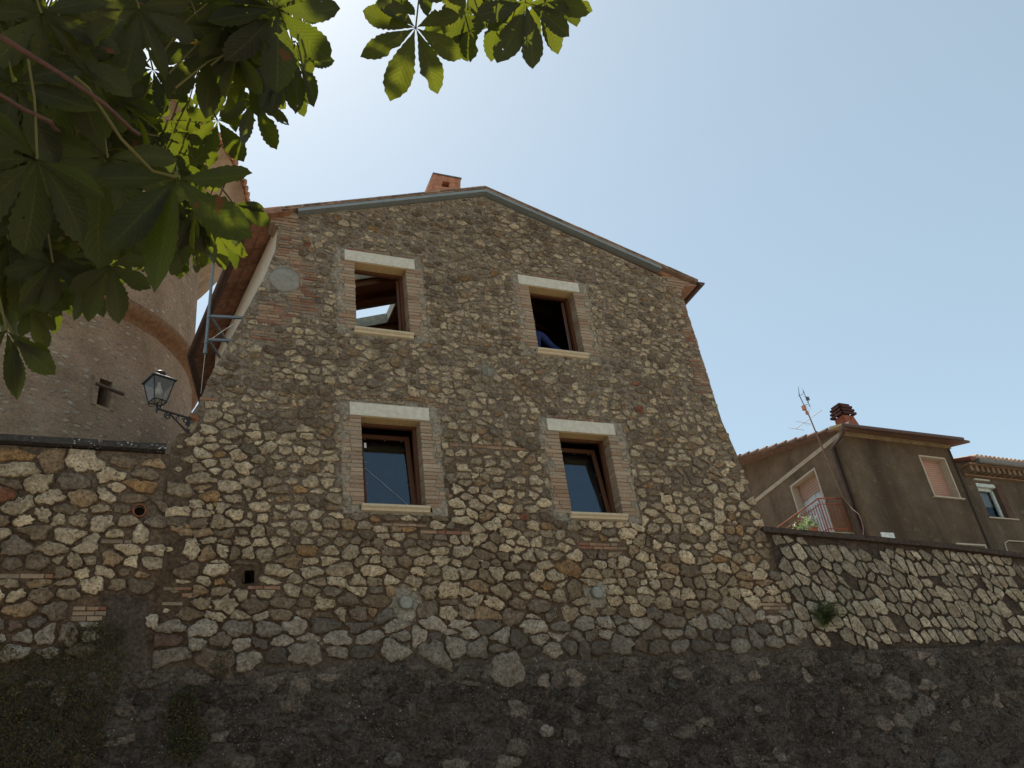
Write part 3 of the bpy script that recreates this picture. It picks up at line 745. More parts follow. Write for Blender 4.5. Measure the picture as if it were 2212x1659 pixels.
# zinc flashing under the verge
fz = MB()
for (xa, xb, sg) in ((1.86, 5.235, -1), (5.235, 8.70, 1)):
    z = lambda x, o: rz_(x)-o
    fz.hexa([(xa,-.12,z(xa,.112)), (xb,-.12,z(xb,.112)), (xb,-.10,z(xb,.112)), (xa,-.10,z(xa,.112)), (xa,-.12,z(xa,.054)), (xb,-.12,z(xb,.054)), (xb,-.10,z(xb,.054)), (xa,-.10,z(xa,.054))])
    fz.hexa([(xa,-.10,z(xa,.110)), (xb,-.10,z(xb,.110)), (xb,.03,z(xb,.110)), (xa,.03,z(xa,.110)), (xa,-.10,z(xa,.100)), (xb,-.10,z(xb,.100)), (xb,.03,z(xb,.100)), (xa,.03,z(xa,.100))])
fz.build('flashing', FLASH, house)
# eave soffit tiles (rows of terracotta planks under the left eave) with joints
sf = MB()
for a, b in zip(ev[:-1], ev[1:]):
    L = math.hypot(b[0]-a[0], b[1]-a[1]); n = max(2, int(L/.42))
    for i in range(n):
        t0, t1 = i/n, (i+1)/n-.012
        p, q = [(a[0]+(b[0]-a[0])*t, a[1]+(b[1]-a[1])*t) for t in (t0, t1)]
        cc = tuple(np.array((.25, .12, .075))*rng.uniform(.8, 1.15))
        for j in range(3):
            d0, d1 = .04+j*.19, .04+(j+1)*.19-.008
            sf.hexa([(p[0]+d0,p[1],rz_(p[0]+d0)-.125), (p[0]+d1,p[1],rz_(p[0]+d1)-.125), (q[0]+d1,q[1],rz_(q[0]+d1)-.125), (q[0]+d0,q[1],rz_(q[0]+d0)-.125),
                     (p[0]+d0,p[1],rz_(p[0]+d0)-.111), (p[0]+d1,p[1],rz_(p[0]+d1)-.111), (q[0]+d1,q[1],rz_(q[0]+d1)-.111), (q[0]+d0,q[1],rz_(q[0]+d0)-.111)], cc)
sf.build('eave_soffit', TILE, house)
# gutters
gt = MB()
gp = [np.array([a[0]-.02, a[1], rz_(a[0])-.075]) for a in ev]; gp[0] = gp[0]+np.array([.0, -.02, 0])
gt.tube(gp, .075, 10)
gt.build('gutter', COPPER, house)
gt = MB()   # right eave: half-round gutter seen from its end
a = np.array([9.50, -.16, rz_(9.46)-.07])
prof = [(.075*math.cos(t), .075*math.sin(t)) for t in np.linspace(math.pi, 2*math.pi, 9)]
vs = [(a[0]+u, a[1], a[2]+v) for u, v in prof]+[(a[0]+u, 9.2, a[2]+v) for u, v in prof]
gt.add(vs, [(i, i+1, 10+i, 9+i) for i in range(8)]+[tuple(range(9)), tuple(range(9, 18))])
gt.build('gutter', COPPER, house)
sv = MB(); sv.hexa([(9.09,0,11.28), (9.42,-.1,rz_(9.42)-.13), (9.42,9,rz_(9.42)-.13), (9.09,9,11.28), (9.09,0,11.42), (9.42,-.1,rz_(9.42)-.118), (9.42,9,rz_(9.42)-.118), (9.09,9,11.42)], (.26,.145,.10))
sv.build('eave_soffit', TILE, house)
# roof chimney
ch = MB(); TC = (.36, .17, .105)
def tap(xa, xb, y0, y1, z0, z1, c=TC):
    f = lambda z: 4.50+(z-13.6)*.36; g = lambda z: 5.27+(z-13.6)*.10
    ch.hexa([(f(z0)+xa*(g(z0)-f(z0)),y0,z0), (f(z0)+xb*(g(z0)-f(z0)),y0,z0), (f(z0)+xb*(g(z0)-f(z0)),y1,z0), (f(z0)+xa*(g(z0)-f(z0)),y1,z0),
             (f(z1)+xa*(g(z1)-f(z1)),y0,z1), (f(z1)+xb*(g(z1)-f(z1)),y0,z1), (f(z1)+xb*(g(z1)-f(z1)),y1,z1), (f(z1)+xa*(g(z1)-f(z1)),y1,z1)], c)
tap(0, 1, 1.2, 1.75, 12.5, 14.0); tap(0, .40, 1.2, 1.75, 14.0, 14.15); tap(.63, 1, 1.2, 1.75, 14.0, 14.15); tap(.40, .63, 1.4, 1.75, 14.0, 14.15, (.1, .04, .03)); tap(0, 1, 1.195, 1.755, 14.15, 14.29)
tap(-.02, 1.03, 1.17, 1.78, 14.292, 14.315, (.13, .13, .14))
ch.build('chimney', TILE, roof)

# galvanised mast bracket on the left flank
mb_ = thing('mast_bracket', 'galvanised steel antenna mast clamped on ladder-like arms at the left flank of the stone house', 'mast', (.63, .35, 8.9))
b = MB(); top = P(461, 575, .35); bot = P(443, 764, .35)
b.tube([bot, bot+(top-bot)*.05], .030, 8); b.tube([bot+(top-bot)*.05, top+np.array([0, 0, .35])], .022, 8)
for t in (.12, .40): q = bot+(top-bot)*t; b.tube([q-np.array([0,0,.012]), q+np.array([0,0,.012])], .032, 8)
b.build('pole', STEEL, mb_)
for (l, r) in (((455, 683), (521, 686)), ((450, 734), (503, 735.5))):
    A = P(*l, .35); B = P(*r, .35); b = MB(); B = B+np.array([.05, 0, 0])
    b.obox(A, (B-A)/np.linalg.norm(B-A), (0, 1, 0), (0, 0, 1), 0, np.linalg.norm(B-A), -.018, .018, -.018, .018)
    b.build('arm', STEEL, mb_)
    b = MB(); Cc = A+np.array([.62, 1.3, 0]); b.obox(A, (Cc-A)/np.linalg.norm(Cc-A), (-.9, .43, 0), (0, 0, 1), 0, np.linalg.norm(Cc-A), -.015, .015, -.018, .018); b.build('arm', STEEL, mb_)
b = MB(); b.tube([bot, P(439, 800, .35), P(434, 850, .35)], .006, 5); b.tube([P(506, 700, .34), P(480, 716, .33), P(455, 734, .33)], .006, 5); b.tube([P(506, 700, .34), P(497, 716, .34), P(500, 732, .34)], .006, 5)
b.build('cable', M_plain('grey_cable', (.35, .34, .32), .6), mb_)

# ================================================================== left terrace wall
lw = thing('terrace_wall', 'rubble stone terrace wall left of the house under a dark lichen spotted coping', 'wall', (-3, .2, 4.3))
b = MB(); zs2 = list(np.arange(4.28, 7.12, .06))
wall_sheet(b, zs2, lambda z: -7., lambda z: .262, 120, lambda x, z: .006, mortar_col, .012, 2, [(-.13, .05, 6.2, 6.37)])
b.add([(-7,.0,7.1), (.26,.0,7.1), (.26,.45,7.1), (-7,.45,7.1)], [(0,1,2,3)], (.1,.09,.08), 2)
in_l = lambda x, z: x < .27 and z < 7.05 and z > 4.36
def moss_zone(x, z): return (z < 4.62+.30*np.clip((x+1.0)*2, 0, 1) if x < -.35 else False)
n = rubble(b, (-7, .34, 4.3, 7.15), in_l, lambda z: .172, lambda z: 1.75, lambda x, z: .011, lambda x, z: scolH(x, z), [q[:4] for q in BRICKP]+[NICHE], ROUND, lambda x, z: (min(x, .27), min(z, 7.08)), None, hgt=(.012, .040), rough=.10, nseg=18)
for (x0, x1, z0, z1, tn) in BRICKP:
    if x0 > .1: continue
    z = z0
    while z < z1-.02:
        h = rng.uniform(.04, .055); x = x0
        while x < x1-.03:
            L = rng.uniform(.12, .26)
            if rng.random() > .1: brick(b, x, min(x+L, x1), z, z+h, tone=1)
            x += L+.012
        z += h+.012
b.build('wall_face', [MS, MBk, MM], lw)
b = MB(); xs_ = np.linspace(-7, .19, 90)
for a, c in zip(xs_[:-1], xs_[1:]):
    j = [.006*nz(v*3, 1) for v in (a, c)]
    b.hexa([(a,-.10+j[0],7.115+j[0]), (c,-.10+j[1],7.115+j[1]), (c,.45,7.13), (a,.45,7.13), (a,-.095+j[0],7.205+j[0]*2), (c,-.095+j[1],7.205+j[1]*2), (c,.45,7.22), (a,.45,7.22)], (.05, .045, .042))
t = NT('lichen_coping'); d, vc = t.voro(26); d2, _ = t.voro(9)
cc = t.mix(t.ramp(t.noise(20, 5), .3, .7), (.03, .026, .025), (.075, .065, .06))
sp = t.math('MULTIPLY', t.ramp(d, .22, .30, 1, 0), t.ramp(t.noise(3.5, 4), .47, .56)); cc = t.mix(sp, cc, (.42, .40, .38)); t.bump(t.noise(30, 5), .01)
COPING = t.col(cc, .95, .1)
b.build('coping', COPING, lw)
b = MB(); b.lathe((-.05, -.055, 6.28), [(.075, .02), (.085, 0), (.085, -.16), (.062, -.16), (.060, -.0), (.062, .02), (.075, .02)], 22, axis=(.05, -1, -.35), col=(.19, .075, .045))
dp = b.build('drain_pipe', TILE, lw)
b = MB(); b.lathe((-.05, -.02, 6.27), [(.0001, 0), (.058, 0), (.058, .02)], 18, axis=(.05, -1, -.35)); b.build('opening', M_plain('pipe_shade', (.012, .009, .008), 1., 0.), dp)  # near-black disc painted as the shade inside the pipe

# ================================================================== right terrace wall
rw = thing('retaining_wall', 'polygonal stone retaining wall with dark joints and sloping coping right of the house', 'wall', (12, .2, 4.3))
def ztop(x): return float(np.interp(x, [9.3, 11.5, 13.5, 15.35, 19], [6.29, 6.19, 6.08, 5.93, 5.55]))
def mcR(x, z): return tuple(np.array((.062, .049, .040))*(1+.5*nz(x*2, z*2)))
b = MB(); nx = 120; rows = 32; V = []
for r in range(rows+1):
    for i in range(nx+1):
        x = 9.3+9.7*i/nx; z = 4.28+(ztop(x)-4.28)*r/rows; V.append((x, .015+.012*(nz(x*3, z*3)), z))
b.add(V, [(r*(nx+1)+i, r*(nx+1)+i+1, (r+1)*(nx+1)+i+1, (r+1)*(nx+1)+i) for r in range(rows) for i in range(nx)], [mcR(V[r*(nx+1)+i][0], V[r*(nx+1)+i][2]) for r in range(rows) for i in range(nx)], 1, True)
pts = []; z = 4.3
hh = .235
RC = .08
while z < 6.5:
    x = 9.4+rng.uniform(0, .2)
    while x < 19: pts.append((x+rng.normal()*.028, z+rng.normal()*.032)); x += .205*rng.uniform(.65, 1.4)
    z += hh
# sheared space gives the leaning, diamond-like blocks
sh_ = .38
Q = [((x+sh_*z), z*.86) for x, z in pts]
wts = [(.15*rng.uniform(0, 1))**2*.8 for _ in pts]
cells = power_cells(Q, wts, lambda i: .0115*rng.uniform(.5, 2.0), .5)
for poly in cells:
    if poly is None: continue
    poly = [((u-sh_*v/.86), v/.86) for u, v in poly]
    c = np.mean(poly, axis=0)
    if c[0] < xr(c[1])+.06 or c[1] > ztop(c[0])-.05 or c[1] < 4.36: continue
    if rng.random() < .04: continue
    poly = clip(poly, 0, -1, -4.345)
    if len(poly) < 3: continue
    poly = clip(poly, 0, 1, ztop(c[0])-.02)
    if len(poly) < 3: continue
    cc = np.array([(.42, .39, .32), (.36, .34, .29), (.33, .29, .235), (.26, .24, .2)][rng.choice(4, p=[.25, .3, .25, .2])])*rng.uniform(.72, 1.12)*(1, .95, .90)
    if nz(c[0], c[1], 3, .8) > .15: cc = cc*.72
    stone_mesh(b, poly, tuple(cc), .014, 18, .05, lambda x, z: (max(x, xr(z)+.015), min(z, ztop(x)-.01)), 0, True, .9)
b.build('wall_face', [M_stone('polygonal_limestone', False), MM], rw)
b = MB(); xs_ = np.linspace(9.40, 19, 80)
for a, c in zip(xs_[:-1], xs_[1:]):
    za, zc = ztop(a), ztop(c); j = [.006*nz(v*3, 5) for v in (a, c)]
    b.hexa([(a,-.075+j[0],za-.01), (c,-.075+j[1],zc-.01), (c,.45,zc), (a,.45,za), (a,-.07+j[0],za+.085), (c,-.07+j[1],zc+.085), (c,.45,zc+.09), (a,.45,za+.09)], (.05,.04,.035))
b.build('coping', M_plain('dark_brown_coping', (.055, .04, .032), .9, .1, 0, 14, .5, .02), rw)

RC = .17
# ================================================================== rampart below
rp = thing('rampart_wall', 'dark lichen stained stone rampart forming the base under the house and terraces', 'wall', (5, 0, 0))
b = MB()
def yb(x, z): return -(.010+.035*float(np.clip((x-9.3)/.8, 0, 1)))-.045*(4.33-z)
def ztop2(x): return 4.33+(.16*nz(x*1.3, 1, 1)+.06*nz(x*4, 1, 1) if x < 9.7 else .005*nz(x*2, 1))+.02*nz(x*9, 4, 1)
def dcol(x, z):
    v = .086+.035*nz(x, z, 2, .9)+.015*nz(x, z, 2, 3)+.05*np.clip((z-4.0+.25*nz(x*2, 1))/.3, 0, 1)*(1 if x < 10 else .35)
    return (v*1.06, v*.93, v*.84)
nx = 360; rows = 74; V = []
for r in range(rows+1):
    for i in range(nx+1):
        x = -7+26.*i/nx; z = ztop2(x)*r/rows
        V.append((x, yb(x, z)-.045*(nz(x*2.2, z*2.8, 1)+.7*nz(x*6, z*7, 2)+.55*nz(x*13, z*15, 3)), z))
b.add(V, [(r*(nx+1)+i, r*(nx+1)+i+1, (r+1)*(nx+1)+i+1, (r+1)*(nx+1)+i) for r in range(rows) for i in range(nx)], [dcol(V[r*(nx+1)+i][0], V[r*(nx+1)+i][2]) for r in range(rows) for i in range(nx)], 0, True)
i0 = rows*(nx+1)
b.add([V[i0+i] for i in range(nx+1)]+[(V[i0+i][0], .06, V[i0+i][2]+.02) for i in range(nx+1)], [(i, i+1, nx+2+i, nx+1+i) for i in range(nx)], (.09, .08, .07), 0)
sb = MB()
def dpick(x, z):
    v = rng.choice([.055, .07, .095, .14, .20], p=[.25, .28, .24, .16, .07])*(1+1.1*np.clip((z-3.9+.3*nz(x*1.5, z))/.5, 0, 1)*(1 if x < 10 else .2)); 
    return (v*1.06, v*.93, v*.82)
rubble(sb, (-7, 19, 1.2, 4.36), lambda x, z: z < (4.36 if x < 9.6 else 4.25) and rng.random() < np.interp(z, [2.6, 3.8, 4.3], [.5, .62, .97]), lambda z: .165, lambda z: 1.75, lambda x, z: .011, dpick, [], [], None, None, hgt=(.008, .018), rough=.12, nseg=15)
sb.v = [(p[0], p[1]+yb(p[0], p[2])+.006-.04*(nz(p[0]*2.2, p[2]*2.8, 1)), p[2]) for p in sb.v]
# courses just under the ledge are larger blocks
b.add(sb.v, sb.f, sb.c, 0, True, sb.e)
for (x, z, s_, v) in ((11.1, 3.72, .30, .16), (11.55, 3.45, .24, .17), (10.75, 4.02, .2, .13), (11.2, 3.32, .2, .15), (10.9, 3.02, .2, .12), (5.05, 3.42, .12, .30), (3.0, 3.2, .14, .17), (6.1, 3.1, .14, .17), (6.6, 3.42, .16, .14), (4.55, 2.85, .13, .2), (11.6, 2.6, .3, .11), (10.6, 2.3, .32, .13)):
    pl = [(x+s_*math.cos(a)*rng.uniform(.8, 1.15), z+s_*.72*math.sin(a)*rng.uniform(.8, 1.15)) for a in np.arange(7)*.8976]
    tmp = MB(); stone_mesh(tmp, pl, (v*1.02, v*.97, v*.9), .03, 18, .09)
    b.add([(p[0], p[1]+yb(p[0], p[2])-.0, p[2]) for p in tmp.v], tmp.f, (v*1.02, v*.97, v*.9), 0, True, tmp.e)
b.build('wall_face', MD, rp)

# ================================================================== tiny-leaved creepers and wall plant
def creeper(name, label, poly, n, ls, ymin, cols, mat, parent=None):
    b = MB(); poly = np.array(poly); x0, z0 = poly.min(0); x1, z1 = poly.max(0); k = 0
    def inside(x, z):
        c = False; j = len(poly)-1
        for i in range(len(poly)):
            if ((poly[i][1] > z) != (poly[j][1] > z)) and (x < (poly[j][0]-poly[i][0])*(z-poly[i][1])/(poly[j][1]-poly[i][1])+poly[i][0]): c = not c
            j = i
        return c
    vs = []; fs = []; cs = []
    while k < n:
        x, z = rng.uniform(x0-.1, x1+.1), rng.uniform(z0, z1+.1)
        if not inside(x+.09*nz(x*4, z*4, 1)+.05*nz(x*12, z*12, 1), z+.09*nz(x*4, z*4, 5)): continue
        if nz(x*5, z*5, 8) < -.38 and rng.random() < .7: continue
        k += 1
        y = yb(x, z)-.05-.05*rng.random()-.05*nz(x*3, z*3, 2) if z < 4.36 else -.02-.06*rng.random()
        s = ls*rng.uniform(.6, 1.4); d = rng.normal(size=3); d /= np.linalg.norm(d); e = np.cross(d, (0, -.8, .5)+rng.normal(size=3)*.4); e /= np.linalg.norm(e)+1e-6
        p = np.array((x, y, z)); i = len(vs)
        vs += [p-d*s, p+e*s*.6, p+d*s, p-e*s*.6]; fs.append((i, i+1, i+2, i+3))
        c = np.array(cols[rng.choice(len(cols))])*rng.uniform(.7, 1.6)*np.array((1.1, .92, .9))*(1+.6*nz(x*2, z*2, 3)); cs.append(tuple(c))
    b.add(vs, fs, cs)
    o = b.build(name, mat); 
    return o
SL = M_smallleaf('creeper_leaf', (1, 1, 1), (.06, .09, .02))
q = lambda x, y: tuple(P(x, y)[[0, 2]])
o = creeper('creeping_plant', '', [q(-320, 1380), q(0, 1385), q(70, 1412), q(110, 1400), q(170, 1355), q(235, 1345), q(268, 1370), q(275, 1440), q(240, 1540), q(215, 1659), q(150, 1800), q(-320, 1800)], 24000, .0125, 0, [(.05, .065, .02), (.07, .055, .022), (.035, .045, .018), (.10, .075, .035), (.03, .028, .02)], SL)
tag(o, 'broad dark mat of tiny-leaved creeper spreading over the lower left rampart', 'creeper', 'creepers on the rampart')
o = creeper('creeping_plant', '', [q(395, 1484), q(420, 1500), q(440, 1560), q(440, 1625), q(400, 1665), q(360, 1640), q(355, 1560), q(370, 1500)], 3000, .012, 0, [(.05, .065, .02), (.04, .05, .018), (.08, .07, .035), (.03, .03, .02)], SL)
tag(o, 'small rounded patch of tiny-leaved creeper low on the rampart', 'creeper', 'creepers on the rampart')
o = creeper('creeping_plant', '', [q(468, 1400), q(490, 1405), q(488, 1470), q(465, 1465)], 500, .010, 0, [(.05, .045, .03), (.04, .04, .02), (.03, .03, .02)], SL)
tag(o, 'narrow dry upright tuft of creeper below the stone house', 'creeper', 'creepers on the rampart')
b = MB(); c0 = P(1778, 1342)
for _ in range(260):
    L = rng.uniform(.22, .60); a = rng.normal()*.5; p = c0+np.array([rng.normal()*.05, -.03, rng.normal()*.05]); d = np.array([math.sin(a), -rng.uniform(.15, .9), math.cos(a)*.95]); d /= np.linalg.norm(d)
    pts = []
    for t in np.linspace(0, 1, 5): pts.append(p+d*L*t+np.array([0, 0, -.22*L*t*t*2.2]))
    cc = tuple(np.array([(.07, .10, .03), (.05, .08, .025), (.11, .12, .05)][rng.integers(3)])*rng.uniform(.7, 1.2))
    b.tube(pts, [.0022, .002, .0018, .0015, .001], 4, cc, 0, False)
    for t in np.linspace(.2, 1, 14):
        i = min(int(t*4), 3); u = t*4-i; pp = pts[i]*(1-u)+pts[min(i+1, 4)]*u; s = .016*rng.uniform(.7, 1.3); e = rng.normal(size=3); e /= np.linalg.norm(e); f2 = np.cross(e, d)
        b.add([pp, pp+e*s+f2*s*.3, pp+e*s*1.9, pp+e*s-f2*s*.3], [(0, 1, 2, 3)], cc)
tag(b.build('wall_fern', M_smallleaf('fern_leaf', (1, 1, 1), (.10, .15, .03))), 'feathery green plant rooted in the joints of the polygonal retaining wall', 'plant')

# ================================================================== round tower
TCX, TCY, TR = -3.4, 10.8, 4.27
tw = thing('round_tower', 'old round stone tower with a string course and overhanging tiled crown behind the terrace', 'tower', (TCX, TCY, 5.9))
TM = M_tower()
b = MB(); prof = [(TR+.50, 5.8), (TR+.38, 8), (TR+.22, 10.5), (TR+.08, 12.8), (TR+.03, 14.1)]+[(TR, z) for z in np.arange(14.7, 20.0, .5)]
P_ = []
nseg = 180
slit = P(234, 846, 6.6)
sl_a = math.atan2(slit[1]-TCY, slit[0]-TCX)
def slitHit(px, py, r):   # ray / cylinder
    d = ray(px, py); o = CP-np.array([TCX, TCY, 0]); A = d[0]**2+d[1]**2; B = o[0]*d[0]+o[1]*d[1]; Cq = o[0]**2+o[1]**2-r*r
    t = (-B-math.sqrt(B*B-A*Cq))/A; return CP+d*t
s0 = slitHit(226, 866, TR+.3); s1 = slitHit(243, 822, TR+.3); sa = math.atan2((s0[1]+s1[1])/2-TCY, (s0[0]+s1[0])/2-TCX); sz0, sz1 = s0[2]-.05, s1[2]+.05
print('slit', sa, sz0, sz1)
hw = .30/TR/2*1.2
angs = sorted(set(list(np.linspace(-math.pi, math.pi, nseg, endpoint=False))+[sa-hw, sa+hw])); zsT = sorted(set([p[1] for p in prof]+list(np.arange(6.2, 14, .4))+[sz0, sz1]))
rT = lambda z: float(np.interp(z, [p[1] for p in prof], [p[0] for p in prof]))
V = []; n = len(angs)
for z in zsT:
    for a in angs:
        r = rT(z)+.02*nz(a*8, z*1.2, 2)+.012*nz(a*25, z*4, 1); V.append((TCX+r*math.cos(a), TCY+r*math.sin(a), z))
fs = []
for i in range(len(zsT)-1):
    for k in range(n):
        am = (angs[k]+angs[(k+1) % n])/2; zm = (zsT[i]+zsT[i+1])/2
        if sa-hw < am < sa+hw and sz0 < zm < sz1: continue
        fs.append((i*n+k, i*n+(k+1) % n, (i+1)*n+(k+1) % n, (i+1)*n+k))
b.add(V, fs, (.2, .15, .1), 0, True); b.build('tower_wall', TM, tw)
# slit: reveal, near-black sheet painted as the shade inside, wooden bar
RD = np.array([math.cos(sa), math.sin(sa), 0]); TD = np.array([-math.sin(sa), math.cos(sa), 0]); UP = np.array([0, 0, 1.])
o_ = np.array([TCX, TCY, 0])+RD*(rT((sz0+sz1)/2)+.01)
wdt = .30*1.2/2
b = MB()
b.obox(o_, TD, RD, UP, -wdt-.07, -wdt+.03, -.5, .03, sz0-.03, sz1+.03, (.3, .26, .22)); b.obox(o_, TD, RD, UP, wdt-.03, wdt+.07, -.5, .03, sz0-.03, sz1+.03, (.3,.26,.22))
b.obox(o_, TD, RD, UP, -wdt, wdt, -.5, .02, sz1, sz1+.07, (.26,.22,.19)); b.obox(o_, TD, RD, UP, -wdt, wdt, -.5, .02, sz0-.07, sz0, (.26,.22,.19))
sl_o = b.build('slit_window', M_plain('slit_stone', (.25, .185, .13), .9, .1, 0, 14, .3, .02), tw)
b = MB(); b.obox(o_, TD, RD, UP, -wdt, wdt, -.5, -.46, sz0, sz1); b.build('opening', M_plain('slit_shade', (.02, .015, .012), 1, 0), sl_o)
b = MB(); A = slitHit(207, 828, TR+.34); Bp = slitHit(267, 852, TR+.36); b.tube([A, Bp], .045, 6); b.build('wooden_bar', M_wood('old_bar_wood', (.05, .03, .02), (.09, .06, .04)), sl_o)
# string course
b = MB(); b.lathe((TCX, TCY, 0), [(TR, 14.15), (TR+.06, 14.20), (TR+.06, 14.30), (TR+.16, 14.34), (TR+.28, 14.48), (TR+.28, 14.60), (TR+.20, 14.66), (TR+.10, 14.74), (TR-.02, 14.76)], 120, (.30, .17, .10))
for i, p in enumerate(b.v): b.v[i] = (p[0]+.006*nz(p[0]*4, p[1]*4, p[2]*4), p[1]+.006*nz(p[1]*4, p[0]*4, p[2]*4), p[2]+.012*nz(p[0]*5, p[2]*5, p[1]*5))
b.build('string_course', M_plain('brick_string_course', (.17, .098, .055), .9, .1, 0, 9, .3, .02), tw)
# corbelled crown
b = MB(); b.lathe((TCX, TCY, 0), [(TR, 18.3), (TR+.25, 18.7), (TR+.7, 19.2), (TR+1.0, 19.7), (TR+1.0, 20.3), (TR+1.22, 20.45), (TR+1.22, 20.52)], 110, (.34,.23,.15))
b.build('crown', M_stucco('crown_plaster', (.28, .19, .12), (.36, .26, .17), 1.5), tw)
b = MB()
nt_ = 130
for k in range(nt_):
    a = 2*math.pi*k/nt_; d = np.array([math.cos(a), math.sin(a), 0]); c = np.array([TCX, TCY, 0])
    b.tube([c+d*(TR+1.30+.03*rng.random())+np.array([0,0,20.56]), c+d*(TR+.3)+np.array([0,0,20.95])], [.115, .10], 7, tuple(np.array((.34, .17, .10))*rng.uniform(.7, 1.2)))
b.lathe((TCX, TCY, 0), [(TR+1.25, 20.50), (TR+1.25, 20.56), (0.01, 21.7)], 60, (.3, .16, .1))
b.build('tiled_roof', TILE, tw)

# ================================================================== wall lantern
wl = thing('wall_lantern', 'black wrought iron lantern with glass panes on a scrolled bracket at the house corner', 'lantern', tuple(P(410, 905, -.01)))
att = P(408, 903, -.03); L0 = np.array([.035, -.20, 7.655])
b = MB()
b.tube([att, L0], .016, 6); low = att+np.array([.0, 0, -.22]); b.tube([low, att+(L0-att)*.62+np.array([0, 0, -.015])], .013, 6)
b.obox(att, (1, 0, 0), (0, 1, 0), (0, 0, 1), -.02, .02, -.01, .03, -.24, .02)
def spiral(c, r0, r1, a0, a1, sgn=1):
    pts = []
    for t in np.linspace(0, 1, 22):
        a = a0+(a1-a0)*t; r = r0+(r1-r0)*t; hd = (L0-att); hd[2] = 0; hd = hd/np.linalg.norm(hd)
        pts.append(c+hd*r*math.cos(a)+np.array([0, 0, r*math.sin(a)*sgn]))
    return pts
m1 = att+(L0-att)*.66+np.array([0, 0, -.065]); b.tube(spiral(m1, .048, .012, math.pi/2, -2.2*math.pi), .010, 5)
m2 = att+(L0-att)*.12+np.array([0, 0, -.055]); b.tube(spiral(m2, .042, .010, math.pi/2, 2.6*math.pi), .009, 5)
m3 = att+(L0-att)*.36+np.array([0, 0, -.045]); b.tube(spiral(m3, .030, .008, math.pi/2, 2.4*math.pi), .008, 5)
b.tube([m2+np.array([0, 0, .03]), m3+np.array([0, 0, -.02])], .006, 5)
b.build('bracket', IRON, wl)
b = MB(); rot = math.radians(24); U = np.array([math.cos(rot), math.sin(rot), 0]); Vv = np.array([-math.sin(rot), math.cos(rot), 0]); UPv = np.array([0, 0, 1.])
zb, zt_ = .10, .40; rb_, rt_ = .085, .145
b.tube([L0+UPv*-.075, L0+UPv*-.03, L0+UPv*.02, L0+UPv*.09], [.004, .016, .012, .012], 8)
cb = [L0+U*sx*rb_+Vv*sy*rb_+UPv*zb for sx, sy in ((-1,-1), (1,-1), (1,1), (-1,1))]
ct = [L0+U*sx*rt_+Vv*sy*rt_+UPv*zt_ for sx, sy in ((-1,-1), (1,-1), (1,1), (-1,1))]
for i in range(4):
    b.tube([cb[i]-(ct[i]-cb[i])*.12, ct[i]], .0085, 5); b.tube([cb[i], cb[(i+1) % 4]], .0085, 5); b.tube([ct[i], ct[(i+1) % 4]], .009, 5)
    mid = (cb[i]+cb[(i+1) % 4])/2; b.tube([L0+UPv*.03, L0+UPv*.045+(cb[i]-L0-UPv*zb)*.8, cb[i]], .0055, 5); b.tube([mid, mid*.5+(L0+UPv*zb)*.5-UPv*.035, L0+UPv*.03], .005, 5)
b.build('frame', IRON, wl)
b = MB(); R4 = [(-1,-1), (1,-1), (1,1), (-1,1)]
def sq(r, z): return [L0+U*sx*r+Vv*sy*r+UPv*z for sx, sy in R4]
pl = [sq(.165, .395), sq(.170, .412), sq(.10, .462), (sq(.085, .48))]
vs = [p for r_ in pl for p in r_]
b.add(vs, [(4*i+k, 4*i+(k+1) % 4, 4*i+4+(k+1) % 4, 4*i+4+k) for i in range(3) for k in range(4)]+[(12, 13, 14, 15), (3, 2, 1, 0)])
b.lathe(L0, [(.062, .478), (.055, .515), (.072, .522), (.072, .54), (.045, .565), (.0001, .58)], 16)
b.build('cap', IRON, wl)
b = MB()
for i in range(4): b.add([cb[i], cb[(i+1) % 4], ct[(i+1) % 4], ct[i]], [(0, 1, 2, 3)])
t = NT('lantern_glass'); t.b.inputs['Base Color'].default_value = (.16, .145, .14, 1); t.b.inputs['Roughness'].default_value = .2
tp = t.n('ShaderNodeBsdfTransparent'); ms = t.n('ShaderNodeMixShader'); ms.inputs[0].default_value = .55; t.l(t.b.outputs[0], ms.inputs[1]); t.l(tp.outputs[0], ms.inputs[2]); t.l(ms.outputs[0], t.out.inputs[0])
b.build('pane', t.m, wl)
b = MB(); b.lathe(L0, [(.0001, .21), (.035, .22), (.045, .28), (.03, .33), (.02, .36), (.02, .40)], 14); b.build('bulb', M_plain('bulb_glass', (.6, .58, .55), .3), wl)

# ================================================================== rendered house on the right
f_az, l_az = math.radians(86.9), math.radians(4.6)
c0 = np.array([17.614, 5.302, 0.]); FD = np.array([math.sin(f_az), math.cos(f_az), 0]); FN = np.array([math.cos(f_az), -math.sin(f_az), 0])
LD = np.array([math.sin(l_az), math.cos(l_az), 0]); LN = np.array([-math.cos(l_az), math.sin(l_az), 0]); UPz = np.array([0, 0, 1.])
def FH(px, off=0.):      # pixel (zoom-8 frame tuple) -> (u,z) on front plane offset outwards
    p = HIT(*px, c0+FN*off, FN); return float((p-c0)@FD), float(p[2])
def LH(px, off=0.):
    p = HIT(*px, c0+LN*off, LN); return float((p-c0)@LD), float(p[2])
rh = thing('rendered_house', 'brown rendered house with corner balcony, dark gutter and terracotta chimney behind the retaining wall', 'house', tuple(c0+UPz*5.9))
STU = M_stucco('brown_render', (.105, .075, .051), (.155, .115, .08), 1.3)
STUL = M_stucco('side_lit_render', (.15, .105, .068), (.21, .15, .10), 2.2)  # lighter copy of the render, grazing sunlight on the side face painted in
